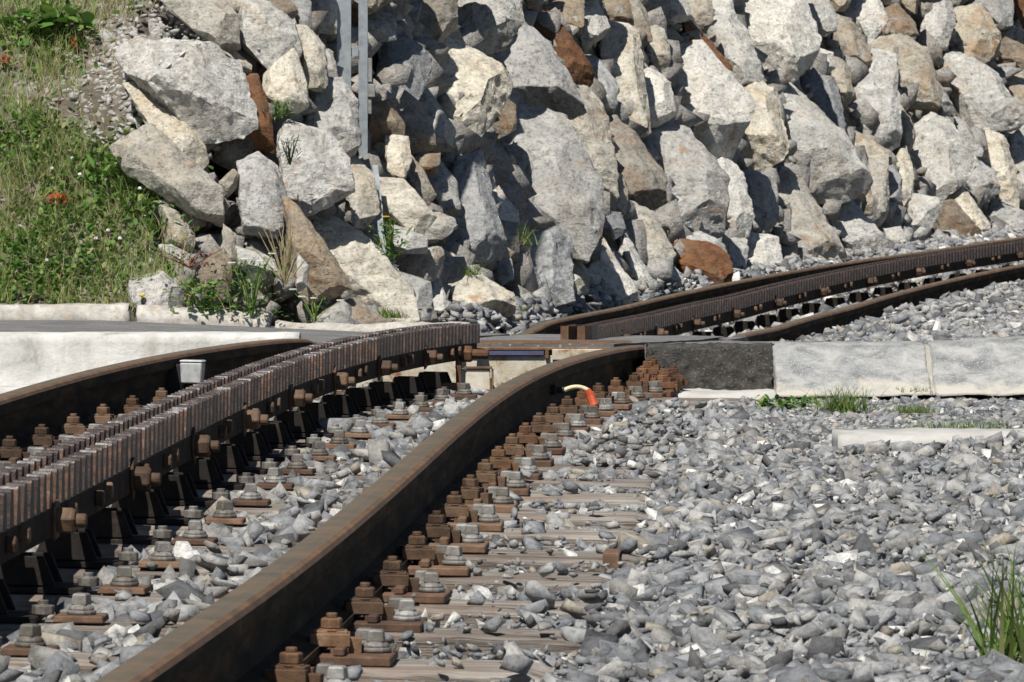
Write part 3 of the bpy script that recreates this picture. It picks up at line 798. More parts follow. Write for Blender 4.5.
# ------------------------------------------------------------------ boulders of the wall
def hull_rock(name, pts, mat, parent, origin, seed, amp, cuts_len=0.05, bevel=.02):
    bm = bmesh.new()
    for p in pts: bm.verts.new(p)
    r = bmesh.ops.convex_hull(bm, input=bm.verts)
    junk = [g for g in r['geom_interior'] if isinstance(g, bmesh.types.BMVert)] + [g for g in r['geom_unused'] if isinstance(g, bmesh.types.BMVert)]
    bmesh.ops.delete(bm, geom=list(set(junk)), context='VERTS')
    bmesh.ops.dissolve_limit(bm, angle_limit=0.14, verts=bm.verts, edges=bm.edges)
    rn = random.Random(seed * 31 + 7)
    lo = Vector([min(v.co[i] for v in bm.verts) for i in range(3)]); hi = Vector([max(v.co[i] for v in bm.verts) for i in range(3)])
    ce = (lo + hi) / 2; ex = (hi - lo) / 2
    for k in range(7):     # break planes chip the corners
        n_ = Vector((rn.gauss(0, .75), -abs(rn.gauss(.9, .4)), rn.gauss(0, .75))).normalized()
        sup = max((v.co - ce).dot(n_) for v in bm.verts)
        g_ = bmesh.ops.bisect_plane(bm, geom=bm.verts[:] + bm.edges[:] + bm.faces[:], plane_co=ce + n_ * sup * rn.uniform(.72, .94), plane_no=n_, clear_outer=True)
        ed = [e for e in g_['geom_cut'] if isinstance(e, bmesh.types.BMEdge)]
        if ed:
            try: bmesh.ops.contextual_create(bm, geom=ed)
            except Exception: pass
    bmesh.ops.holes_fill(bm, edges=bm.edges, sides=0)
    try: bmesh.ops.bevel(bm, geom=[e for e in bm.edges if e.is_manifold and e.calc_face_angle(0) > .3], offset=bevel, segments=1, affect='EDGES', clamp_overlap=True)
    except Exception: pass
    bmesh.ops.triangulate(bm, faces=bm.faces)
    for it in range(4):
        le = [e for e in bm.edges if e.calc_length() > cuts_len]
        if not le or len(bm.verts) > 5000: break
        bmesh.ops.subdivide_edges(bm, edges=le, cuts=1)
        bmesh.ops.triangulate(bm, faces=bm.faces)
    bm.normal_update()
    off = Vector((seed * 3.17, seed * 1.71, seed * .77))
    cell = 5.0
    for v in bm.verts:
        p = v.co; q = p * 3.2 + off
        d = noise.fractal(q, 1.0, 2.1, 3) * .35 + (noise.ridged_multi_fractal(p * 6 + off, .9, 2.2, 5, 1.0, 2.0) - 1.1) * .22 + noise.fractal(p * 22 + off, .8, 2.1, 3) * .22
        # stepped breaks along foliation
        s = (p.x * .35 + p.z * .9 + p.y * .3) * 14 + noise.noise(q * 1.5) * 1.6
        st = (s - math.floor(s)); d += (st if st < .8 else (1 - st) * 4) * .22 - .1
        v.co = p + v.normal * d * amp
    bmesh.ops.recalc_face_normals(bm, faces=bm.faces)
    me = bpy.data.meshes.new(name); bm.to_mesh(me); bm.free(); me.materials.append(mat)
    me.polygons.foreach_set('use_smooth', np.ones(len(me.polygons), bool)); me.set_sharp_from_angle(angle=math.radians(24))
    me.transform(Matrix.Translation(-origin))
    return link(name, me, parent, origin)

wall = empty('boulder_wall', (0.5, 31, CH - .3), 'retaining wall of piled rough grey and rust-stained boulders', 'boulder wall')
NB = [0]
def boulder(poly, tint, dz=None, thick=1.0, grow=1.30, label=None, skew=(-.10, .06)):
    NB[0] += 1; rnd = random.Random(NB[0] * 13 + 5)
    n = len(poly); cx = sum(p[0] for p in poly) / n
    if cx < 330: grow = 1.13
    cy = sum(p[1] for p in poly) / n
    zc = wallz(cx, cy) + (rnd.uniform(-.07, .05) if dz is None else dz)
    sc = zc / F; L = lean(cx)
    P2 = [Vector(((x - cx) * sc * grow, -(y - cy) * sc * grow)) for x, y in poly]
    area = abs(sum(P2[i].x * P2[(i + 1) % n].y - P2[(i + 1) % n].x * P2[i].y for i in range(n))) / 2
    R = math.sqrt(area); T = R * .8 * thick
    C = pix(cx, cy, zc)
    sl = min(L, 1.6) * .5
    pts = []
    for p in P2:
        pts.append(Vector((p.x, sl * p.y + rnd.uniform(-.04, .20) * T, p.y)))
        pts.append(Vector((p.x * .93, sl * p.y + T * rnd.uniform(.45, .7), p.y * .93)))
    # front facets: an uneven inner ring, towards the light on one side and undercut on the other
    a0 = rnd.uniform(0, 6.28); tx, ty = rnd.uniform(-.5, .5), rnd.uniform(-.35, .45)
    for i, p in enumerate(P2):
        if n > 8 and i % 2: continue
        k = rnd.uniform(.52, .80)
        q = Vector((p.x * k + skew[0] * R, p.y * k + skew[1] * R))
        pts.append(Vector((q.x, sl * q.y - T * (rnd.uniform(.22, .38)) + tx * q.x * .5 + ty * q.y * .4, q.y)))
    pts = [C + p for p in pts]
    o = hull_rock('boulder', pts, ROCK[tint], wall, C, NB[0], min(.036, .085 * R + .006), cuts_len=max(.018, R * .07), bevel=R * .016)
    if label: o['label'] = label
    return o

OR = {'A': (100, 0), 'B': (100, 160), 'C': (340, 0), 'D': (340, 160), 'E': (560, 0), 'F': (560, 150), 'G': (768, 0), 'H': (768, 130), 'I': None}
ROCKS = """
A w -0.14|70,190 140,168 300,172 450,190 540,250 560,330 610,440 610,500 560,540 420,555 360,470 200,370 90,250
A c|250,0 480,0 540,60 550,190 480,200 420,130 300,60
A g|540,60 600,10 680,20 770,90 790,200 770,300 700,300 560,170
A c|660,300 770,210 820,330 830,420 790,450 660,390
A t|490,0 600,0 590,20 540,50 500,20
A n|620,0 760,0 790,50 760,80 690,40
A g|760,0 840,0 845,110 800,110
A g|835,0 945,0 945,130 850,130
A c -0.08|775,105 830,120 890,190 910,330 880,375 830,350 800,200
A g|880,190 930,210 955,330 910,330
A g -0.06|840,430 910,340 960,340 1010,420 1024,560 980,610 930,560 850,510
I w -0.16|280,140 290,125 332,136 345,160 351,190 322,197 302,214 286,197
A t|480,170 520,190 600,260 600,290 560,290 490,230
A r|580,310 630,310 670,420 700,600 690,620 620,600 605,520 640,430
A c -0.05|105,350 150,345 330,460 420,580 430,640 390,680 300,640 190,500
I c -0.1|115,150 150,126 182,155 200,170 217,190 220,225 195,201 165,197 132,175
A g|0,110 95,150 80,180 30,175 0,160
B t|480,90 530,35 555,60 545,110 510,150 480,130
B t|460,110 520,180 490,230 470,190
I w -0.04|240,182 238,165 258,156 275,170 285,200 280,232 272,236 258,226 245,232
B n -0.12|740,170 790,200 980,460 985,500 940,540 830,570 790,520 780,380
I c -0.06|312,227 340,226 367,246 401,282 409,312 380,312 350,302 338,270
B n|400,450 460,360 520,420 515,560 430,560
B g|550,350 690,400 700,440 600,450 560,430
B w|230,340 290,340 380,400 380,460 300,440
B w -0.05|120,480 220,440 330,520 335,630 200,640 130,560
B t|240,190 300,210 375,300 370,380 260,340
B t|490,260 540,300 550,440 500,400
B g -0.14|790,380 830,420 830,500 790,530
I t -0.1|318,318 335,306 352,302 380,322 380,336 318,336
C b|105,0 150,0 210,80 215,150 150,160 108,150
C b 0.08|150,180 260,150 340,240 330,330 280,400 210,370 170,260
C t|230,0 450,0 440,110 380,170 300,140
C g|460,0 690,0 700,90 640,190 560,200 470,190 440,130
C c -0.1|300,160 480,200 640,300 655,330 600,420 590,470 490,580 450,570 440,480 430,370 370,250
C w -0.12|480,200 700,90 830,210 870,310 940,420 900,450 810,470 700,430 640,320
C r|710,100 820,60 880,110 1000,290 1000,350 960,370 900,330 850,220
C t|740,-20 820,-20 800,30 760,30
C n 0.08|800,40 900,0 960,0 960,110 910,120 860,90
E g|80,0 140,0 190,110 150,190 95,180 90,90
C t|225,400 290,410 350,480 370,580 290,590 250,520
C g -0.04|290,290 390,430 450,520 430,610 390,620 360,500 310,440
C c -0.05|190,560 265,565 275,640 260,700 230,710 200,670
C n|120,430 200,420 245,500 240,560 130,560
D n|280,0 390,-20 380,60 300,60
C n 0.1|640,380 690,430 690,510 600,560 560,520
I g -0.12|495,155 512,140 513,113 547,125 562,128 575,150 590,182 588,222 577,245 565,240 550,225 530,215 510,205 497,190
I c|557,115 568,86 580,90 600,112 605,145 612,165 612,195 595,190 580,160 578,130
D c -0.1|20,20 70,15 125,70 145,190 100,250 60,240 40,120
D c -0.04|160,90 250,100 350,220 310,280 180,250 165,170
D g|310,270 350,230 360,210 440,240 450,270 380,320 330,310
D w -0.05|180,265 260,280 330,310 330,360 240,370 210,300
D c -0.08|240,380 390,360 405,400 370,470 330,490 250,440
D t|250,50 290,0 330,50 370,130 350,170 310,150
D g 0.06|350,60 400,20 460,100 470,200 430,230 400,180
D b -0.04|470,110 480,40 560,20 590,130 610,260 640,320 620,390 540,390 430,360 440,290 490,260
D w|570,50 610,70 620,110 590,110
D w|610,140 640,120 700,200 705,250 660,280 620,230
D b -0.10|660,520 690,380 740,340 860,300 900,340 900,540 800,570 700,600
D c|900,380 930,370 980,440 985,510 930,540 900,470
D c|410,380 500,440 600,500 660,540 670,600 560,650 450,620 410,500
D g|250,470 350,500 360,560 310,640 280,580
D w -0.06|370,490 400,500 430,600 410,660 375,620
D t -0.08|310,610 360,590 385,640 350,670 315,665
D b|640,410 680,400 690,470 640,500 625,480
D t|640,330 690,370 650,410 635,380
D c|770,280 840,280 850,300 780,330
E g|0,60 60,70 85,100 40,140 0,110
E n|140,0 260,0 280,90 230,100 190,70
E t -0.08|260,0 310,0 345,60 360,150 320,180 290,90
E g|310,-10 490,-10 500,70 440,90 340,85
E c -0.06|190,135 270,130 310,160 320,230 340,480 300,510 215,460 220,330 180,220
E w -0.09|300,280 350,270 430,340 445,470 380,500 345,480 340,350
E c|350,90 400,95 430,200 430,290 390,290 360,200
E b 0.10|100,230 150,250 220,350 200,460 160,470 120,370
E w -0.1|440,260 470,230 570,215 610,260 620,350 740,420 690,520 640,640 570,620 500,540 450,490 450,380
E g|420,180 520,175 560,210 450,240
E r|500,60 540,100 600,180 670,260 650,320 620,300 600,240 520,180
E g -0.08|560,120 700,75 740,140 790,290 770,340 720,350 670,280 630,190
E w -0.12|740,0 950,0 960,80 1010,160 980,250 900,290 850,350 800,320 780,230 735,130
E t|500,0 600,0 600,80 550,90
E w|600,0 680,0 690,80 610,90
E t|680,10 730,0 740,70 700,80
E c -0.06|740,390 800,350 850,390 890,590 820,650 740,650 690,560
I g -0.08|772,97 790,89 815,112 838,137 860,175 855,187 818,197 795,177 778,160
I t -0.06|600,133 617,125 635,140 647,165 658,172 660,195 640,210 627,195 622,175 605,155
I g -0.12|650,145 655,131 690,140 702,155 719,177 717,222 712,240 667,235 660,202
F t|200,70 250,120 265,180 255,260 235,240 200,180
F b 0.06|110,240 230,250 250,320 200,355 120,300
F c -0.1|250,270 300,240 370,270 440,400 430,470 340,470 310,400
F r -0.24|470,400 500,378 590,380 650,430 665,510 600,535 500,530 480,470
F w -0.02|620,80 680,50 730,120 760,250 740,320 650,300 640,180
F g|720,110 850,110 860,270 800,320 760,280
F w|110,620 120,490 180,390 240,480 300,580 200,620
F w|250,470 265,345 340,460 390,560 330,580
F c -0.04|20,410 60,440 105,520 70,580 30,540
F w|640,380 740,370 740,520 660,530
F w|740,350 860,370 880,490 800,510 740,490
I c -0.04|775,195 790,177 806,190 818,212 838,250 835,258 808,258 790,266 778,240
F w 0.05|430,380 560,350 640,390 640,470 440,520
F w|330,480 440,470 480,520 460,550 340,560
G g|125,10 230,0 260,60 255,110 190,150 140,90
G t -0.05|240,100 280,75 340,110 390,190 395,260 340,265 240,200
G t|250,-20 330,-20 310,40 270,40
G w|340,20 380,0 440,10 460,80 400,160 360,130 345,80
G n 0.05|450,50 520,30 570,90 580,130 500,160 450,110
G n|500,-10 600,-10 590,50 530,40
G w|620,110 660,20 720,0 735,90 700,180 640,190
G t|590,-10 670,-10 660,40 620,70
G t -0.1|740,60 850,40 910,150 910,200 820,255 740,200 720,150
G g|840,-10 970,-10 960,110 900,110 860,50
G r|970,-10 1050,-10 1050,120 980,100
G n|900,190 960,160 1050,200 1050,280 930,240
G w|110,300 180,200 250,220 255,270 200,310
G t|260,240 320,260 330,390 290,400 260,310
G b 0.06|120,330 260,330 290,430 290,540 230,480 200,430
G w -0.1|330,460 340,370 430,240 510,260 505,480 510,560 480,570 400,500
G t|400,200 450,150 510,190 500,270 430,240
G t -0.06|490,180 550,170 630,220 670,350 650,430 580,430 520,380
G g|640,290 700,360 745,440 740,475 690,465 665,380
G g -0.12|705,350 740,240 790,240 900,300 985,440 970,495 800,490 730,400
G t|935,310 1000,290 1050,300 1050,460 980,430
G g|900,265 1010,280 950,310
G t 0.04|500,390 540,430 580,510 585,570 520,570
I g -0.08|916,135 935,122 950,128 963,145 972,162 950,185 930,199 913,190
G g|740,460 800,500 845,590 840,630 780,560
H c|850,80 890,30 950,50 980,150 985,330 950,300 900,210
H g|970,60 1040,0 1060,250 1000,230 985,150
H t|300,0 340,0 400,50 470,80 480,130 420,140 350,100
H c|415,140 480,130 470,330 430,390 420,280
H g|480,140 530,190 525,290 490,330
H c|520,80 560,90 580,180 560,330 535,270
H w -0.05|800,180 830,120 900,180 915,240 860,280 800,270
H c|715,295 780,240 870,370 850,410 760,380
H n -0.16|660,400 670,310 740,300 830,400 780,430 690,440
H w|220,330 340,300 400,380 460,440 400,480 320,470
H t|360,200 430,280 420,340 370,350
H g|580,270 690,290 650,380 560,400
H g|470,400 530,390 550,450 480,460
H w|870,400 910,290 1024,340 1040,400 900,420
"""
for ln in ROCKS.strip().splitlines():
    hd, pt = ln.split('|'); hd = hd.split()
    og = OR[hd[0]]
    poly = []
    for s in pt.split():
        a, b = map(float, s.split(','))
        poly.append((a, b) if og is None else (og[0] + a / 4, og[1] + b / 4))
    lab = 'rust-red boulder lying loose at the foot of the wall' if ln.startswith('F r') else None
    boulder(poly, hd[1], float(hd[2]) if len(hd) > 2 else None, label=lab)
# the wall goes on above and beyond the frame
rb = random.Random(77)
def blob(cx, cy, rxx, ryy, rr):
    n = rr.randint(6, 8); a0 = rr.uniform(0, 6)
    return [(cx + rxx * rr.uniform(.8, 1.1) * math.cos(a0 + 6.283 * i / n), cy + ryy * rr.uniform(.8, 1.1) * math.sin(a0 + 6.283 * i / n)) for i in range(n)]
for row, cy in enumerate((-32, -88, -140)):
    x = 190 + 25 * row
    while x < 1180:
        wd = rb.uniform(26, 44); boulder(blob(x + wd, cy + rb.uniform(-6, 6), wd, rb.uniform(26, 36), rb), rb.choice('gwctgbg')); x += wd * 1.9
for cy in (18, 72, 126, 178):
    x = 1040
    while x < 1180:
        wd = rb.uniform(26, 40); boulder(blob(x + wd, cy, wd, 32, rb), rb.choice('gwctgb')); x += wd * 1.9

# rubble packed in the joints behind the boulders
def rock_shapes(n, seed, flat=(1, .8, .6), npts=11):
    rr = random.Random(seed); out = []
    for i in range(n):
        bm = bmesh.new()
        sh = rr.uniform(-.5, .5); sh2 = rr.uniform(-.4, .4); fl = flat[2] * rr.uniform(.55, 1.25); fw = flat[1] * rr.uniform(.7, 1.2)
        for a in (-1, 1):
            for b in (-1, 1):
                for c in (-1, 1):
                    v = Vector((a * rr.uniform(.45, 1.0), b * rr.uniform(.45, 1.0), c * rr.uniform(.35, 1.0)))
                    if rr.random() < .15: v *= rr.uniform(.5, .8)
                    bm.verts.new(((v.x + sh * v.z) * flat[0], (v.y + sh2 * v.x) * fw, v.z * fl))
        for k in range(npts - 8):
            v = Vector((rr.gauss(0, 1), rr.gauss(0, 1), rr.gauss(0, 1))).normalized() * rr.uniform(.8, 1.05)
            bm.verts.new((v.x * flat[0], v.y * fw, v.z * fl))
        r = bmesh.ops.convex_hull(bm, input=bm.verts)
        junk = set([g for g in r['geom_interior'] + r['geom_unused'] if isinstance(g, bmesh.types.BMVert)])
        bmesh.ops.delete(bm, geom=list(junk), context='VERTS'); bmesh.ops.triangulate(bm, faces=bm.faces)
        bm.verts.index_update()
        V = np.array([v.co[:] for v in bm.verts], np.float32); T = np.array([[v.index for v in f.verts] for f in bm.faces], np.int32)
        bm.free(); out.append((V / np.abs(V).max(), T))
    return out
def rot_mats(n, tilt, rng):
    a = rng.uniform(0, 2 * np.pi, n); b = rng.normal(0, tilt, n); c = rng.normal(0, tilt, n)
    ca, sa, cb_, sb, cc, sc_ = np.cos(a), np.sin(a), np.cos(b), np.sin(b), np.cos(c), np.sin(c)
    z = np.zeros(n); o = np.ones(n)
    Rz = np.stack([ca, -sa, z, sa, ca, z, z, z, o], 1).reshape(n, 3, 3)
    Rx = np.stack([o, z, z, z, cb_, -sb, z, sb, cb_], 1).reshape(n, 3, 3)
    Ry = np.stack([cc, z, sc_, z, o, z, -sc_, z, cc], 1).reshape(n, 3, 3)
    return Rx @ Ry @ Rz
def scatter(name, P, S, shapes, mat, parent, tilt, seed, R=None):
    rng = np.random.default_rng(seed); n = len(P)
    R = rot_mats(n, tilt, rng); idx = rng.integers(0, len(shapes), n)
    VV = []; TT = []; base = 0
    for k, (V, T) in enumerate(shapes):
        m = np.where(idx == k)[0]
        if not len(m): continue
        W = np.einsum('nij,vj->nvi', R[m], V) * S[m][:, None, None] + P[m][:, None, :]
        VV.append(W.reshape(-1, 3))
        TT.append((T[None] + (base + np.arange(len(m)) * len(V))[:, None, None]).reshape(-1, 3)); base += len(m) * len(V)
    return link(name, np_mesh(name, np.concatenate(VV), np.concatenate(TT), mat), parent)

SH = rock_shapes(40, 5, (1, .78, .46), 10)
SHR = rock_shapes(24, 9, (1, .9, .8), 13)
rr = random.Random(4); P = []; S = []
for i in range(3200):
    px = rr.uniform(150, 1150); py = rr.uniform(-120, 330)
    if py > np.interp(px, wpx, wpy): continue
    s_ = rr.uniform(.02, .05) if rr.random() < .6 else rr.uniform(.07, .15)
    k_ = sstep(140, 260, px); s_ *= .45 + .55 * k_
    z = wallz(px, py) + (rr.uniform(.12, .42) + s_ * 1.6) * k_ + .02 * (1 - k_)
    P.append(pix(px, py, z)); S.append(s_)
STONE_W = rock_mat('rubble_rock', (0.26, 0.25, 0.23), (0.52, 0.50, 0.465), (0.36, 0.29, 0.21), 0.4)
o = scatter('rubble', np.array([p[:] for p in P]), np.array(S), SHR, STONE_W, wall, .8, 3); o['kind'] = 'stuff'
# crumbled skirt of small rocks along the foot
P = []; S = []
for i in range(300):
    px = rr.uniform(330, 1150); yb = float(np.interp(px, wpx, wpy)); py = yb + 4 - abs(rr.gauss(0, 8))
    P.append(pix(px, py, wallz(px, py) - rr.uniform(-.05, .12))); S.append(min(.10, abs(rr.gauss(.015, .03)) + .012))
o = scatter('rubble_skirt', np.array([p[:] for p in P]), np.array(S), SHR, ROCK['g'], wall, .8, 8); o['kind'] = 'stuff'

# ------------------------------------------------------------------ ballast
rng = np.random.default_rng(21)
slope_tab = np.gradient(XT, ZT)
def lat(X, Z):
    th = np.arctan(np.interp(Z, ZT, slope_tab)); return (X - np.interp(Z, ZT, XT)) * np.cos(th)
def bed_h(X, Z):
    d = lat(X, Z)
    h = np.interp(Z, ZT, HT) + TIE - np.interp(Z, ZT, CT) * np.clip(d, -1, 1) / 1.065
    # far side: bed climbs to the foot of the wall
    zw = np.interp(X, wallX, wallZ); hw = np.interp(X, wallX, wallH)
    zl = zw - 1.9
    t = np.clip((Z - zl) / 1.6, 0, 1) ** .7
    h = np.where((Z > 25) & (d > .60), h + .078, np.where((Z > 25.5) & (np.abs(d) < .5), h + .028, h))
    up = (Z > 25) & (d < -.60)
    t = t * np.clip((-d - .58) / .2, 0, 1)
    h = np.where(up, h * (1 - t) + (hw + .025) * t, h)
    return h
def wav(X, Z, a=.012): return a * (np.sin(X * 5.1 + 1.3 * np.sin(Z * 3.3)) + np.sin(Z * 6.7 + X * 2.1)) * .5
TZ = np.array([t[0] for t in TIES]); TE = np.array([t[1] for t in TIES])
def field(x0, x1, z0, z1, sp):
    nx = int((x1 - x0) / sp); nz_ = int((z1 - z0) / sp)
    gx, gz = np.meshgrid(np.arange(nx), np.arange(nz_)); X = x0 + (gx + rng.uniform(0, 1, gx.shape)) * sp; Z = z0 + (gz + rng.uniform(0, 1, gx.shape)) * sp
    return X.ravel(), Z.ravel()
def track_mask(X, Z, d, near_):
    # keep stones off sleepers (mostly), plates, rails and rack chairs
    zc = Z + 0 * X
    th = np.interp(Z, ZT, slope_tab); zt = Z + d * th      # distance of the sleeper line through the point
    dz = np.abs(zt[:, None] - TZ[None, :]); k = dz.argmin(1); dm = dz[np.arange(len(Z)), k]
    on = (dm < .125) & (np.abs(d) < TE[k])
    ad = np.abs(d)
    rail = (np.abs(ad - GA) < .085)
    plate = (dm < .11) & ((np.abs(ad - GA) < .20) | (ad < .24))
    rackz = (ad < .09)
    return on, rail, plate, rackz

bed = empty('ballast_bed', (float(Xc(13)), 13, CH + float(Hc(13)) + TIE - .05)); tag(bed, kind='structure')
# dusty bed surface under the stones
def bedpt(x, z): return (x, z, CH + float(bed_h(np.array([x]), np.array([z]))[0]) - .045)
link('bed_surface', grid_mesh('bed_surface', list(np.linspace(-3, 4.5, 76)), list(np.linspace(-4, 20.3, 82)), bedpt, DUST), bed)
def wallz_at(x): return float(np.interp(x, wallX, wallZ))
fb = empty('ballast_bed', (float(Xc(33)), 33, CH + float(Hc(33)) + TIE - .05)); tag(fb, kind='structure')
link('bed_surface', grid_mesh('bed_surface', list(np.linspace(-1.0, 9, 90)), list(np.linspace(0, 1, 70)),
     lambda x, t: (lambda z: bedpt(x, z))((23.6 if x > .9 else 26.2 if x > .2 else 27.6) + (wallz_at(x) + .7 - 23.6) * t if x > .9 else (26.2 if x > .2 else 27.6) + (wallz_at(x) + .7 - (26.2 if x > .2 else 27.6)) * t), DUST), fb)

X, Z = field(-2.1, 2.2, 7.8, 20.28, .0238)
d = lat(X, Z)
fr = np.abs(X) < (Z * 512 / F + .45)
on, rail, plate, rz = track_mask(X, Z, d, True)
gravel = (Z > 16.3) & (X > pix(760, 0, 18).x - .02) | ((Z > 16.3) & (X > xs0 - .1))
sill = (Z > 15.97) & (Z < 16.36) & (X > xs0 - .01)
foot = (Z > 19.75) & (X > .40) & (X < .82)
far_tie = np.clip((Z - 14.0) / 3.0, 0, 1) * (np.abs(d) > .70) * .55
keep = fr & ~rail & ~plate & ~rz & ~sill & ~foot & (~on | (rng.uniform(0, 1, len(X)) < np.where(np.abs(d) < GA, .40, .13) + far_tie)) & ~gravel & ((X < xs0 - .04) | (Z < 15.9)) & (d > -1.05)
inside = np.abs(d) < GA
X, Z, d, on, inside = X[keep], Z[keep], d[keep], on[keep], inside[keep]
H = bed_h(X, Z) + wav(X, Z) * (np.abs(d) > .95) + np.where(on, .008, -.016) + rng.uniform(-.024, .012, len(X)) + np.clip((d - 1.0) * .04, 0, .03)
H += np.where(inside & ~on, .0, 0)
H -= np.where((d > .62) & (d < .95) & ~on, .016, 0) * np.clip((14.6 - Z) / 1.5, 0, 1)
H -= .05 * ((Z > 11.55) & (Z < 12.0) & (d > .76) & (d < 1.0))
H -= .022 * ((Z > 18.9) & (X > .42))
S = np.clip(rng.lognormal(math.log(.0188), .40, len(X)), .008, .038)
S = np.where(on & ~inside, S * .8, np.where(inside, S * 1.12, S))
P = np.stack([X, Z, CH + H], 1)
chX, chZ = field(-.5, 1.9, 8.8, 16.5, .024)
chd = lat(chX, chZ); c_on, c_rail, c_pl, c_rz = track_mask(chX, chZ, chd, True)
ck = (np.abs(chX) < chZ * 512 / F + .1) & ~c_rail & ~c_rz & ~((chX > xs0 - .05) & (chZ > 15.9)) & (rng.uniform(0, 1, len(chX)) < np.where(c_on, .06, .40))
chX, chZ, c_on, chd = chX[ck], chZ[ck], c_on[ck], chd[ck]
chH = bed_h(chX, chZ) + np.where(c_on, .004, -.014) + rng.uniform(-.01, .014, len(chX)) + np.clip((chd - 1.0) * .04, 0, .03)
o = scatter('stone_chips', np.stack([chX, chZ, CH + chH], 1), np.clip(rng.lognormal(math.log(.0065), .45, len(chX)), .003, .014), SH[:12], STONE_I, bed, .5, 36); o['kind'] = 'stuff'
# the stones that show largest become single parts
px = 512 + F * X / Z; py = HY - F * H / Z
vis = (px > 0) & (px < 1024) & (py < 690) & (d > -.45)
score = np.where(vis, S / Z * (1 + (H - bed_h(X, Z)) * 14), -1)
big = np.argsort(-score)[:300]
mask = np.zeros(len(X), bool); mask[big] = True
o = scatter('ballast_stones', P[~mask], S[~mask], SH, STONE_I, bed, .48, 31); o['kind'] = 'stuff'
def single_mesh(V, T, i):
    return np_mesh('stone', V, T, STONE_O)
SHB = rock_shapes(24, 55, (1, .78, .52), 14)
SM = [single_mesh(V, T, i) for i, (V, T) in enumerate(SHB)]
for i in big:
    s = bpy.data.objects.new('stone', random.choice(SM)); COL.objects.link(s); s.parent = bed
    s.location = Vector(P[i]) - bed.location; sc = float(S[i]) * 1.05; s.scale = (sc, sc, sc)
    s.rotation_euler = (random.gauss(0, .4), random.gauss(0, .4), random.uniform(0, 6.28))
# finer gravel by the concrete blocks
X, Z = field(pix(760, 0, 18).x - .1, 2.4, 16.3, 20.40, .021)
keep = ~((Z < 16.36) & (X > xs0)) & ((X > .80) | (Z < 20.0)) & (np.abs(X) < Z * 512 / F + .4) & ((X > xs0 - .1) | (X > .62))
X, Z = X[keep], Z[keep]
H = bed_h(X, Z) - .012 + wav(X, Z, .006) + rng.uniform(-.008, .006, len(X))
o = scatter('gravel', np.stack([X, Z, CH + H], 1), np.clip(rng.lognormal(math.log(.0125), .35, len(X)), .006, .03), SH, STONE_I, bed, .45, 32); o['kind'] = 'stuff'
# far ballast
X, Z = field(-1.2, 8.5, 22.1, 47, .042)
d = lat(X, Z); zw = np.interp(X, wallX, wallZ)
on, rail, plate, rz = track_mask(X, Z, d, False)
roadm = ((X < .82) & (Z < 26.3)) | ((X < -.25) & (Z < 28.05)) | ((X > -.35) & (X < .82) & (Z < 28.05 - (X + .35) * 1.3)) | (Z < 23.4 - (X - .8) * .17) | ((X < .1) & (Z < 28.0))
frr = (X > -(Z * 512 / F) - .3) & (X < Z * 512 / F + .6)
keep = frr & ~roadm & ~rail & ~rz & (~on | (rng.uniform(0, 1, len(X)) < .25)) & (Z < zw + .45)
X, Z, d, on = X[keep], Z[keep], d[keep], on[keep]
H = bed_h(X, Z) + np.where(on, .006, -.012) + rng.uniform(-.02, .016, len(X)) + wav(X, Z) * (d > 1)
o = scatter('ballast_stones', np.stack([X, Z, CH + H], 1), np.clip(rng.lognormal(math.log(.027), .36, len(X)), .012, .06), SH, STONE_I, fb, .45, 33); o['kind'] = 'stuff'

# ------------------------------------------------------------------ mast
zM = wallz(352, 90) - .02
mast = empty('catenary_mast', pix(352, 175, zM), 'galvanised steel lattice mast of two channels standing among the boulders', 'mast')
def mbx(mb, x0, x1, y0, y1, za, zb):
    a = pix(x0, y1, zM); b = pix(x1, y0, zM)
    mb.box(((a.x + b.x) / 2, (za + zb) / 2, a.z), b.x - a.x, zb - za, b.z - a.z)
top = -700
mb = MB(); mbx(mb, 337, 351, top, 176, zM, zM + .006); mbx(mb, 337, 338.6, top, 176, zM + .0061, zM + .07); mbx(mb, 349.4, 351, top, 176, zM + .0061, zM + .07); mb.build('channel', GALV, mast)
mb = MB(); mbx(mb, 358.5, 367.5, top, 176, zM + .02, zM + .026); mbx(mb, 358.5, 360, top, 176, zM + .0261, zM + .09); mbx(mb, 366, 367.5, top, 176, zM + .0261, zM + .09); mb.build('channel', GALV, mast)
for y in [-500, -410, -320, -230, -140, -30, 48, 117]:
    mb = MB(); mbx(mb, 351.1, 358.4, y, y + 8, zM + .01, zM + .018); mb.build('batten_plate', GALV, mast)
mb = MB(); mbx(mb, 367.6, 375, 84, 97, zM + .01, zM + .06); mbx(mb, 368, 371.5, 98, 114, zM + .02, zM + .04); mbx(mb, 368, 372, 58, 82, zM + .02, zM + .04); mb.build('clamp_box', GREYS, mast, .002)
es = MB(); pts = [(375, 165), (377.5, 185), (379.5, 210), (381, 232), (388, 262), (397, 292), (404, 316)]
vs = []; fs = []
for i, (x, y) in enumerate(pts):
    z = wallz(x, y) - .17 - (.02 if i > 3 else 0)
    for dx, dzz in ((-2.8, 0), (2.8, 0), (2.8, .006), (-2.8, .006)): vs.append(pix(x + dx * (1 if i < 4 else .5), y, z + dzz))
for i in range(len(pts) - 1):
    for k in range(4):
        j = (k + 1) % 4; fs.append((i * 4 + k, i * 4 + j, i * 4 + 4 + j, i * 4 + 4 + k))
fs += [(0, 1, 2, 3), tuple(range(len(vs) - 4, len(vs)))]
es.add(vs, fs); o = es.build('earthing_strap', GALV); tag(o, 'narrow galvanised strap running down the boulders below the mast', 'metal strap')

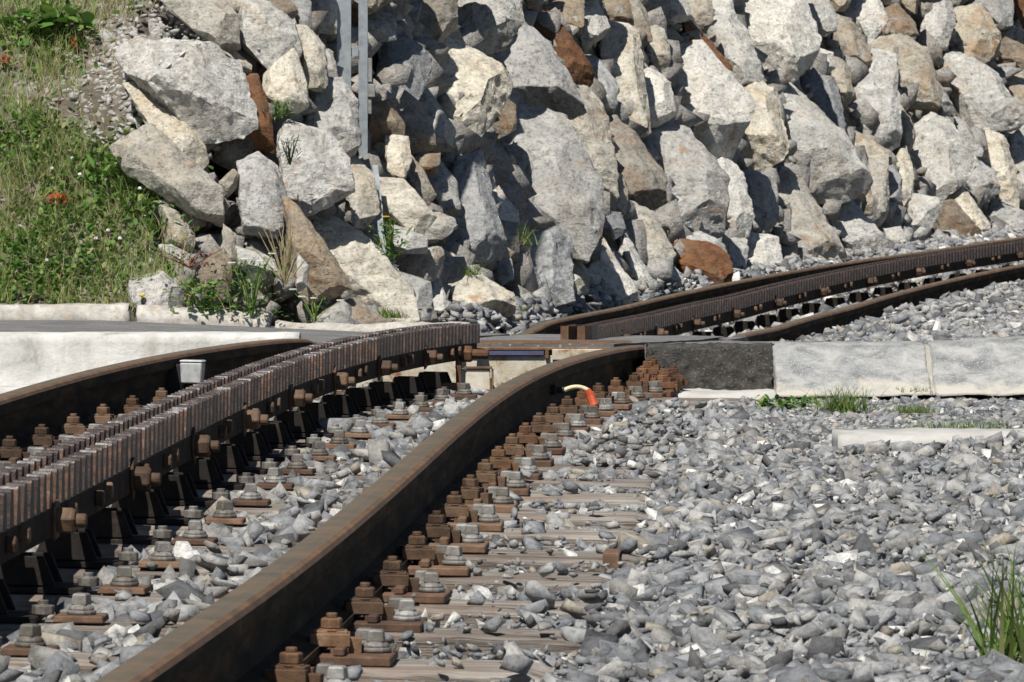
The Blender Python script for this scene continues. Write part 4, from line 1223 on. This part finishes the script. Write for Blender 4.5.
# ------------------------------------------------------------------ vegetation
def blades(pos, lens, widths, bend, rng, lean_xy=.35, seg=3, dirs=None):
    """tapered bent blades; returns verts, quads"""
    n = len(pos); az = rng.uniform(0, 2 * np.pi, n); ln = np.abs(rng.normal(0, lean_xy, n)) if dirs is None else dirs
    dx, dy = np.cos(az), np.sin(az)
    fa = rng.uniform(0, 2 * np.pi, n); wx, wy = np.cos(fa), np.sin(fa) * .6
    V = np.zeros((n, (seg + 1) * 2, 3), np.float32)
    for s in range(seg + 1):
        t = s / seg; out = lens * (ln * t + bend * t * t); up = lens * t * np.sqrt(np.clip(1 - (ln + bend * t) ** 2 * .45, .15, 1))
        wd = widths * (1 - t * .92) * .5
        c = pos + np.stack([dx * out, dy * out, up], 1)
        V[:, 2 * s] = c + np.stack([-wx * wd, -wy * wd, 0 * wd], 1); V[:, 2 * s + 1] = c + np.stack([wx * wd, wy * wd, 0 * wd], 1)
    T = np.array([[2 * s, 2 * s + 1, 2 * s + 3, 2 * s + 2] for s in range(seg)])
    TT = (T[None] + (np.arange(n) * (seg + 1) * 2)[:, None, None]).reshape(-1, 4)
    return V.reshape(-1, 3), TT
def leaves(pos, size, rng, up=.5, aspect=.5):
    """small pointed leaves (two bent quads each)"""
    n = len(pos); az = rng.uniform(0, 2 * np.pi, n); el = rng.normal(up, .35, n)
    D = np.stack([np.cos(az) * np.cos(el), np.sin(az) * np.cos(el), np.sin(el)], 1)
    W = np.stack([-np.sin(az), np.cos(az), rng.normal(0, .3, n)], 1); N = np.cross(D, W)
    V = np.zeros((n, 6, 3), np.float32)
    for i, (t, w_, h) in enumerate(((0, 0, 0), (.35, -.5, .06), (.35, .5, .06), (.75, -.38, .03), (.75, .38, .03), (1, 0, -.08))):
        V[:, i] = pos + (D * t + W * (w_ * aspect) + N * h) * size[:, None]
    T = np.array([[0, 2, 4, 3], [0, 4, 5, 3], [0, 3, 1, 0]])
    T = np.array([[0, 2, 1], [1, 2, 4], [1, 4, 3], [3, 4, 5]])
    return V.reshape(-1, 3), (T[None] + (np.arange(n) * 6)[:, None, None]).reshape(-1, 3)
def veg(name, VT, mat, parent=None): return link(name, np_mesh(name, VT[0], VT[1], mat), parent)
rng = np.random.default_rng(5)
def bank_pts(n, dens):
    out = []
    while len(out) < n:
        px, py = rng.uniform(-260, 240), rng.uniform(-160, 312)
        if rng.uniform() < dens(px, py): out.append(pix(px, py, wallz(px, py) - .005))
    return np.array([p[:] for p in out])
def edge(px, py):   # right limit of the meadow
    return np.interp(py, [-160, 0, 30, 60, 110, 150, 200, 250, 300, 320], [250, 165, 100, 78, 74, 98, 150, 182, 200, 245])
def dens_g(px, py):
    e = edge(px, py); d_ = sstep(e + 14, e - 40, px) if False else min(max((e + 10 - px) / 45, 0), 1)
    c = .5 + .5 * math.sin(px * .045 + 2 * math.sin(py * .03)) * math.sin(py * .05 + 1)
    pz = max(0, noise.noise(Vector((px * .02, py * .025, 3.3))))
    return min(1, d_ * (.25 + .75 * c)) * (1 - .9 * min(1, pz * 2.2))
P = bank_pts(30000, dens_g)
o = veg('bank_grass', blades(P, rng.uniform(.03, .10, len(P)), rng.uniform(.0025, .006, len(P)), rng.uniform(.1, .6, len(P)), rng), GRASS); tag(o, 'short green and straw coloured grass covering the bank', 'grass', kind='stuff')
def dens_s(px, py):
    e = edge(px, py); return min(max((e + 40 - px) / 60, 0), 1) * (.15 + .85 * max(0, noise.noise(Vector((px * .025, py * .02, 8)))) * 2)
P = bank_pts(4600, dens_s)
o = veg('dry_grass', blades(P, rng.uniform(.06, .19, len(P)), rng.uniform(.0018, .004, len(P)), rng.uniform(.05, .4, len(P)), rng, .25), STRAW); tag(o, 'thin dry straw stalks standing over the bank grass', 'dry grass', kind='stuff')
def patch(cx, cy, sx, sy):
    return lambda px, py: math.exp(-((px - cx) / sx) ** 2 - ((py - cy) / sy) ** 2)
herb_d = [patch(110, 175, 45, 28), patch(60, 245, 60, 40), patch(45, 40, 40, 22), patch(30, 150, 40, 30), patch(130, 215, 40, 12), patch(30, 285, 60, 18)]
P = bank_pts(3600, lambda px, py: min(1, sum(f(px, py) for f in herb_d)))
P[:, 2] += rng.uniform(0, .05, len(P))
o = veg('meadow_herbs', leaves(P, rng.uniform(.018, .045, len(P)), rng), HERB); tag(o, 'low broad-leaved green herbs growing in the bank grass', 'herbs', kind='stuff')
# pebbly bare patch
P = []; S = []
for i in range(1600):
    px = random.gauss(150, 40); py = random.gauss(85, 60)
    if px < edge(px, py) - 25 or px > (205 if py < 60 else 150): continue
    P.append(pix(px, py, wallz(px, py) - .004)); S.append(min(.05, abs(random.gauss(.006, .009)) + .004))
o = scatter('bank_pebbles', np.array([p[:] for p in P]), np.array(S), SH, ROCK['w'], None, .5, 44); tag(o, 'whitish pebbles and chips on the bare earth of the bank', 'pebbles', kind='stuff')

def tuft(name, at, n, spread, ln, wd, mat, label, cat='grass tuft', lean_=.5, bend=.5, flat=1.0, group=None):
    pos = np.array(at[:])[None] + np.stack([rng.normal(0, spread, n), rng.normal(0, spread * .6, n), np.zeros(n)], 1)
    V, T = blades(np.zeros((n, 3)) + pos - np.array(at[:]), rng.uniform(ln * .45, ln, n), rng.uniform(wd * .6, wd, n), rng.uniform(bend * .3, bend, n), rng, lean_, 4)
    V[:, 2] *= flat
    o = veg(name, (V, T), mat); o.location = at; return tag(o, label, cat, group)
tuft('grass_tuft', pix(518, 245, wallz(518, 245) - .20), 170, .028, .12, .006, TUFT, 'bright green grass tuft growing out of a joint above a blue-grey boulder', lean_=.6)
tuft('grass_tuft', pix(472, 275, wallz(472, 275) - .16), 80, .02, .08, .005, TUFT, 'small grass tuft in the shade under an overhanging blue-grey boulder', lean_=.7)
tuft('grass_tuft', pix(515, 312, wallz(515, 306) - .22), 60, .03, .06, .004, TUFT, 'sparse grass sprouting where the big grey boulder meets the ballast')
tuft('grass_tuft', pix(388, 318, wallz(388, 318) - .25), 120, .03, .06, .007, TUFT, 'low green weed tuft at the foot of the cream boulder')
zt = 18.7
tuft('grass_tuft', pix(842, 415, zt), 260, .035, .095, .005, TUFT, 'upright grass tuft with dry tips in front of the speckled concrete block', lean_=.45)
tuft('grass_tuft', pix(912, 413, 18.5), 260, .030, .035, .004, TUFT, 'flat mossy grass cushion on the fine gravel', lean_=.9)
tuft('grass_tuft', pix(915, 352 + 40, 20.1), 50, .03, .03, .004, TUFT, 'tiny grass sprig at the foot of the rising concrete block', lean_=.8)
tuft('grass_tuft', pix(962, 433, 16.55), 300, .075, .05, .004, TUFT, 'low fringe of grass along the concrete sill', lean_=.9)['kind'] = 'stuff'
tuft('grass_tuft', pix(1012, 665, 9.6), 85, .022, .20, .0085, TUFT, 'tall broad-bladed grass clump rising from the loose ballast', lean_=.25, bend=.45)
tuft('grass_tuft', pix(985, 640, 10.0), 14, .02, .12, .004, STRAW, 'few thin reddish dry stalks beside the tall grass clump', 'dry stalks', .2)
tuft('grass_tuft', pix(905, 668, 9.7), 22, .02, .04, .003, TUFT, 'tiny thin grass sprout between ballast stones')

def plant(name, at, n, spread, hgt, size, mat, label, cat='plant', aspect=.45, up=.4, stems=6, flower=None, nf=0, seed_=0):
    r_ = empty(name, at, label, cat)
    at = Vector(at); pos = np.stack([rng.normal(0, spread, n), rng.normal(0, spread * .6, n), np.abs(rng.uniform(0, hgt, n))], 1) + np.array(at[:])
    o = veg('foliage', leaves(pos, rng.uniform(size * .5, size, n), rng, up, aspect), mat, r_)
    mb = MB()
    for i in range(stems):
        e = at + Vector((rng.normal(0, spread), rng.normal(0, spread * .5), hgt * rng.uniform(.8, 1.3)))
        m_ = at.lerp(e, .5) + Vector((rng.normal(0, spread * .2), 0, hgt * .1)); tube(mb, [at, m_, e], [.0035, .0025, .0015], 4)
        if flower and i < nf:
            fl = MB()
            for k in range(9):
                a = k * 6.283 / 9; c = Vector((math.cos(a), math.sin(a) * .9, .25)) * .011
                fl.prism(e + c, 5, [(.005, 0), (.006, .003), (.003, .005)])
            fl.build('flower', flower, r_)
    mb.build('stem', mat if mat in (DARKF, STRAW, SEED) else HERB, r_)
    return r_
def wp(x, y, off): return pix(x, y, wallz(x, y) - off)
plant('weed_plant', wp(388, 262, .26), 150, .035, .16, .05, HERB, 'leafy green weed with a yellow flower hanging below the metal strap', aspect=.3, flower=PETY, nf=1)
plant('fern_plant', wp(290, 165, .30), 60, .03, .10, .045, DARKF, 'dark withered fern against the whitish boulder beside the mast', aspect=.14, stems=8)
plant('fern_plant', wp(282, 118, .12), 60, .025, .06, .05, HERB, 'small green fern in the gap beside the rust-stained slab', aspect=.16)
plant('weed_plant', wp(252, 318, .22), 320, .07, .22, .030, HERB, 'tall bushy weed with white flower heads behind the kerb stones', aspect=.35, stems=14, flower=PETW, nf=5)
plant('weed_plant', wp(205, 315, .16), 220, .06, .13, .035, HERB, 'leafy weed clump in front of the pinkish white boulder', aspect=.6, stems=6)
plant('weed_plant', wp(190, 268, .20), 40, .06, .06, .03, SEED, 'dark red seed heads of a dock plant among the boulders', aspect=.5, stems=10)
plant('weed_plant', wp(285, 285, .26), 90, .06, .2, .02, STRAW, 'tangle of thin dry weed stalks in the shaded boulder gap', aspect=.2, stems=26)
plant('weed_plant', wp(315, 322, .22), 60, .05, .10, .022, HERB, 'sparse flowering weed beside the tan boulder near the kerb', aspect=.3, stems=9, flower=PETW, nf=4)
plant('weed_plant', pix(790, 411, 18.9), 130, .055, .03, .035, HERB, 'low dark green leafy weed at the end of the pale footing strip', aspect=.5)
plant('dock_plant', wp(118, 190, .01), 60, .07, .10, .11, HERB, 'dark green long-leaved dock plant on the bank', aspect=.22, up=.6)
plant('butterbur_plant', wp(55, 32, .02), 70, .09, .08, .085, HERB, 'broad-leaved light green plant high on the bank', aspect=.8)
for (x, y, n, s, l) in ((58, 204, 40, .03, 'rust-red withered leaf clump on the green bank'), (3, 66, 26, .03, 'orange withered leaf clump beside the dry grass'), (74, 48, 8, .012, 'single small orange leaf below the broad-leaved plant')):
    plant('withered_leaves', wp(x, y, .04), n, s, .03, .035, REDL, l, 'withered leaves', aspect=.6, stems=3)
for i, (x, y) in enumerate(((72, 160), (52, 170), (108, 232), (20, 228), (120, 240), (80, 176), (47, 262), (96, 240), (140, 190))):
    b = wp(x, y, .06); r_ = empty('clover_flower', b, 'small white clover flower head in the bank grass', 'flower', 'clover flowers on the bank')
    mb = MB(); tube(mb, [b + Vector((0, .02, -.04)), b], .0016, 4); mb.build('stem', HERB, r_)
    mb = MB(); mb.prism(b, 7, [(.004, 0), (.009, .004), (.008, .010), (.003, .014)]); mb.build('flower_head', PETW, r_)
b = wp(142, 297, .10); r_ = empty('yellow_flower', b, 'yellow dandelion flower on the bank just behind the kerb', 'flower')
mb = MB(); tube(mb, [b + Vector((0, .03, -.06)), b], .002, 4); mb.build('stem', HERB, r_)
mb = MB(); mb.prism(b, 9, [(.004, 0), (.014, .006), (.013, .010), (.004, .012)]); mb.build('flower_head', PETY, r_)
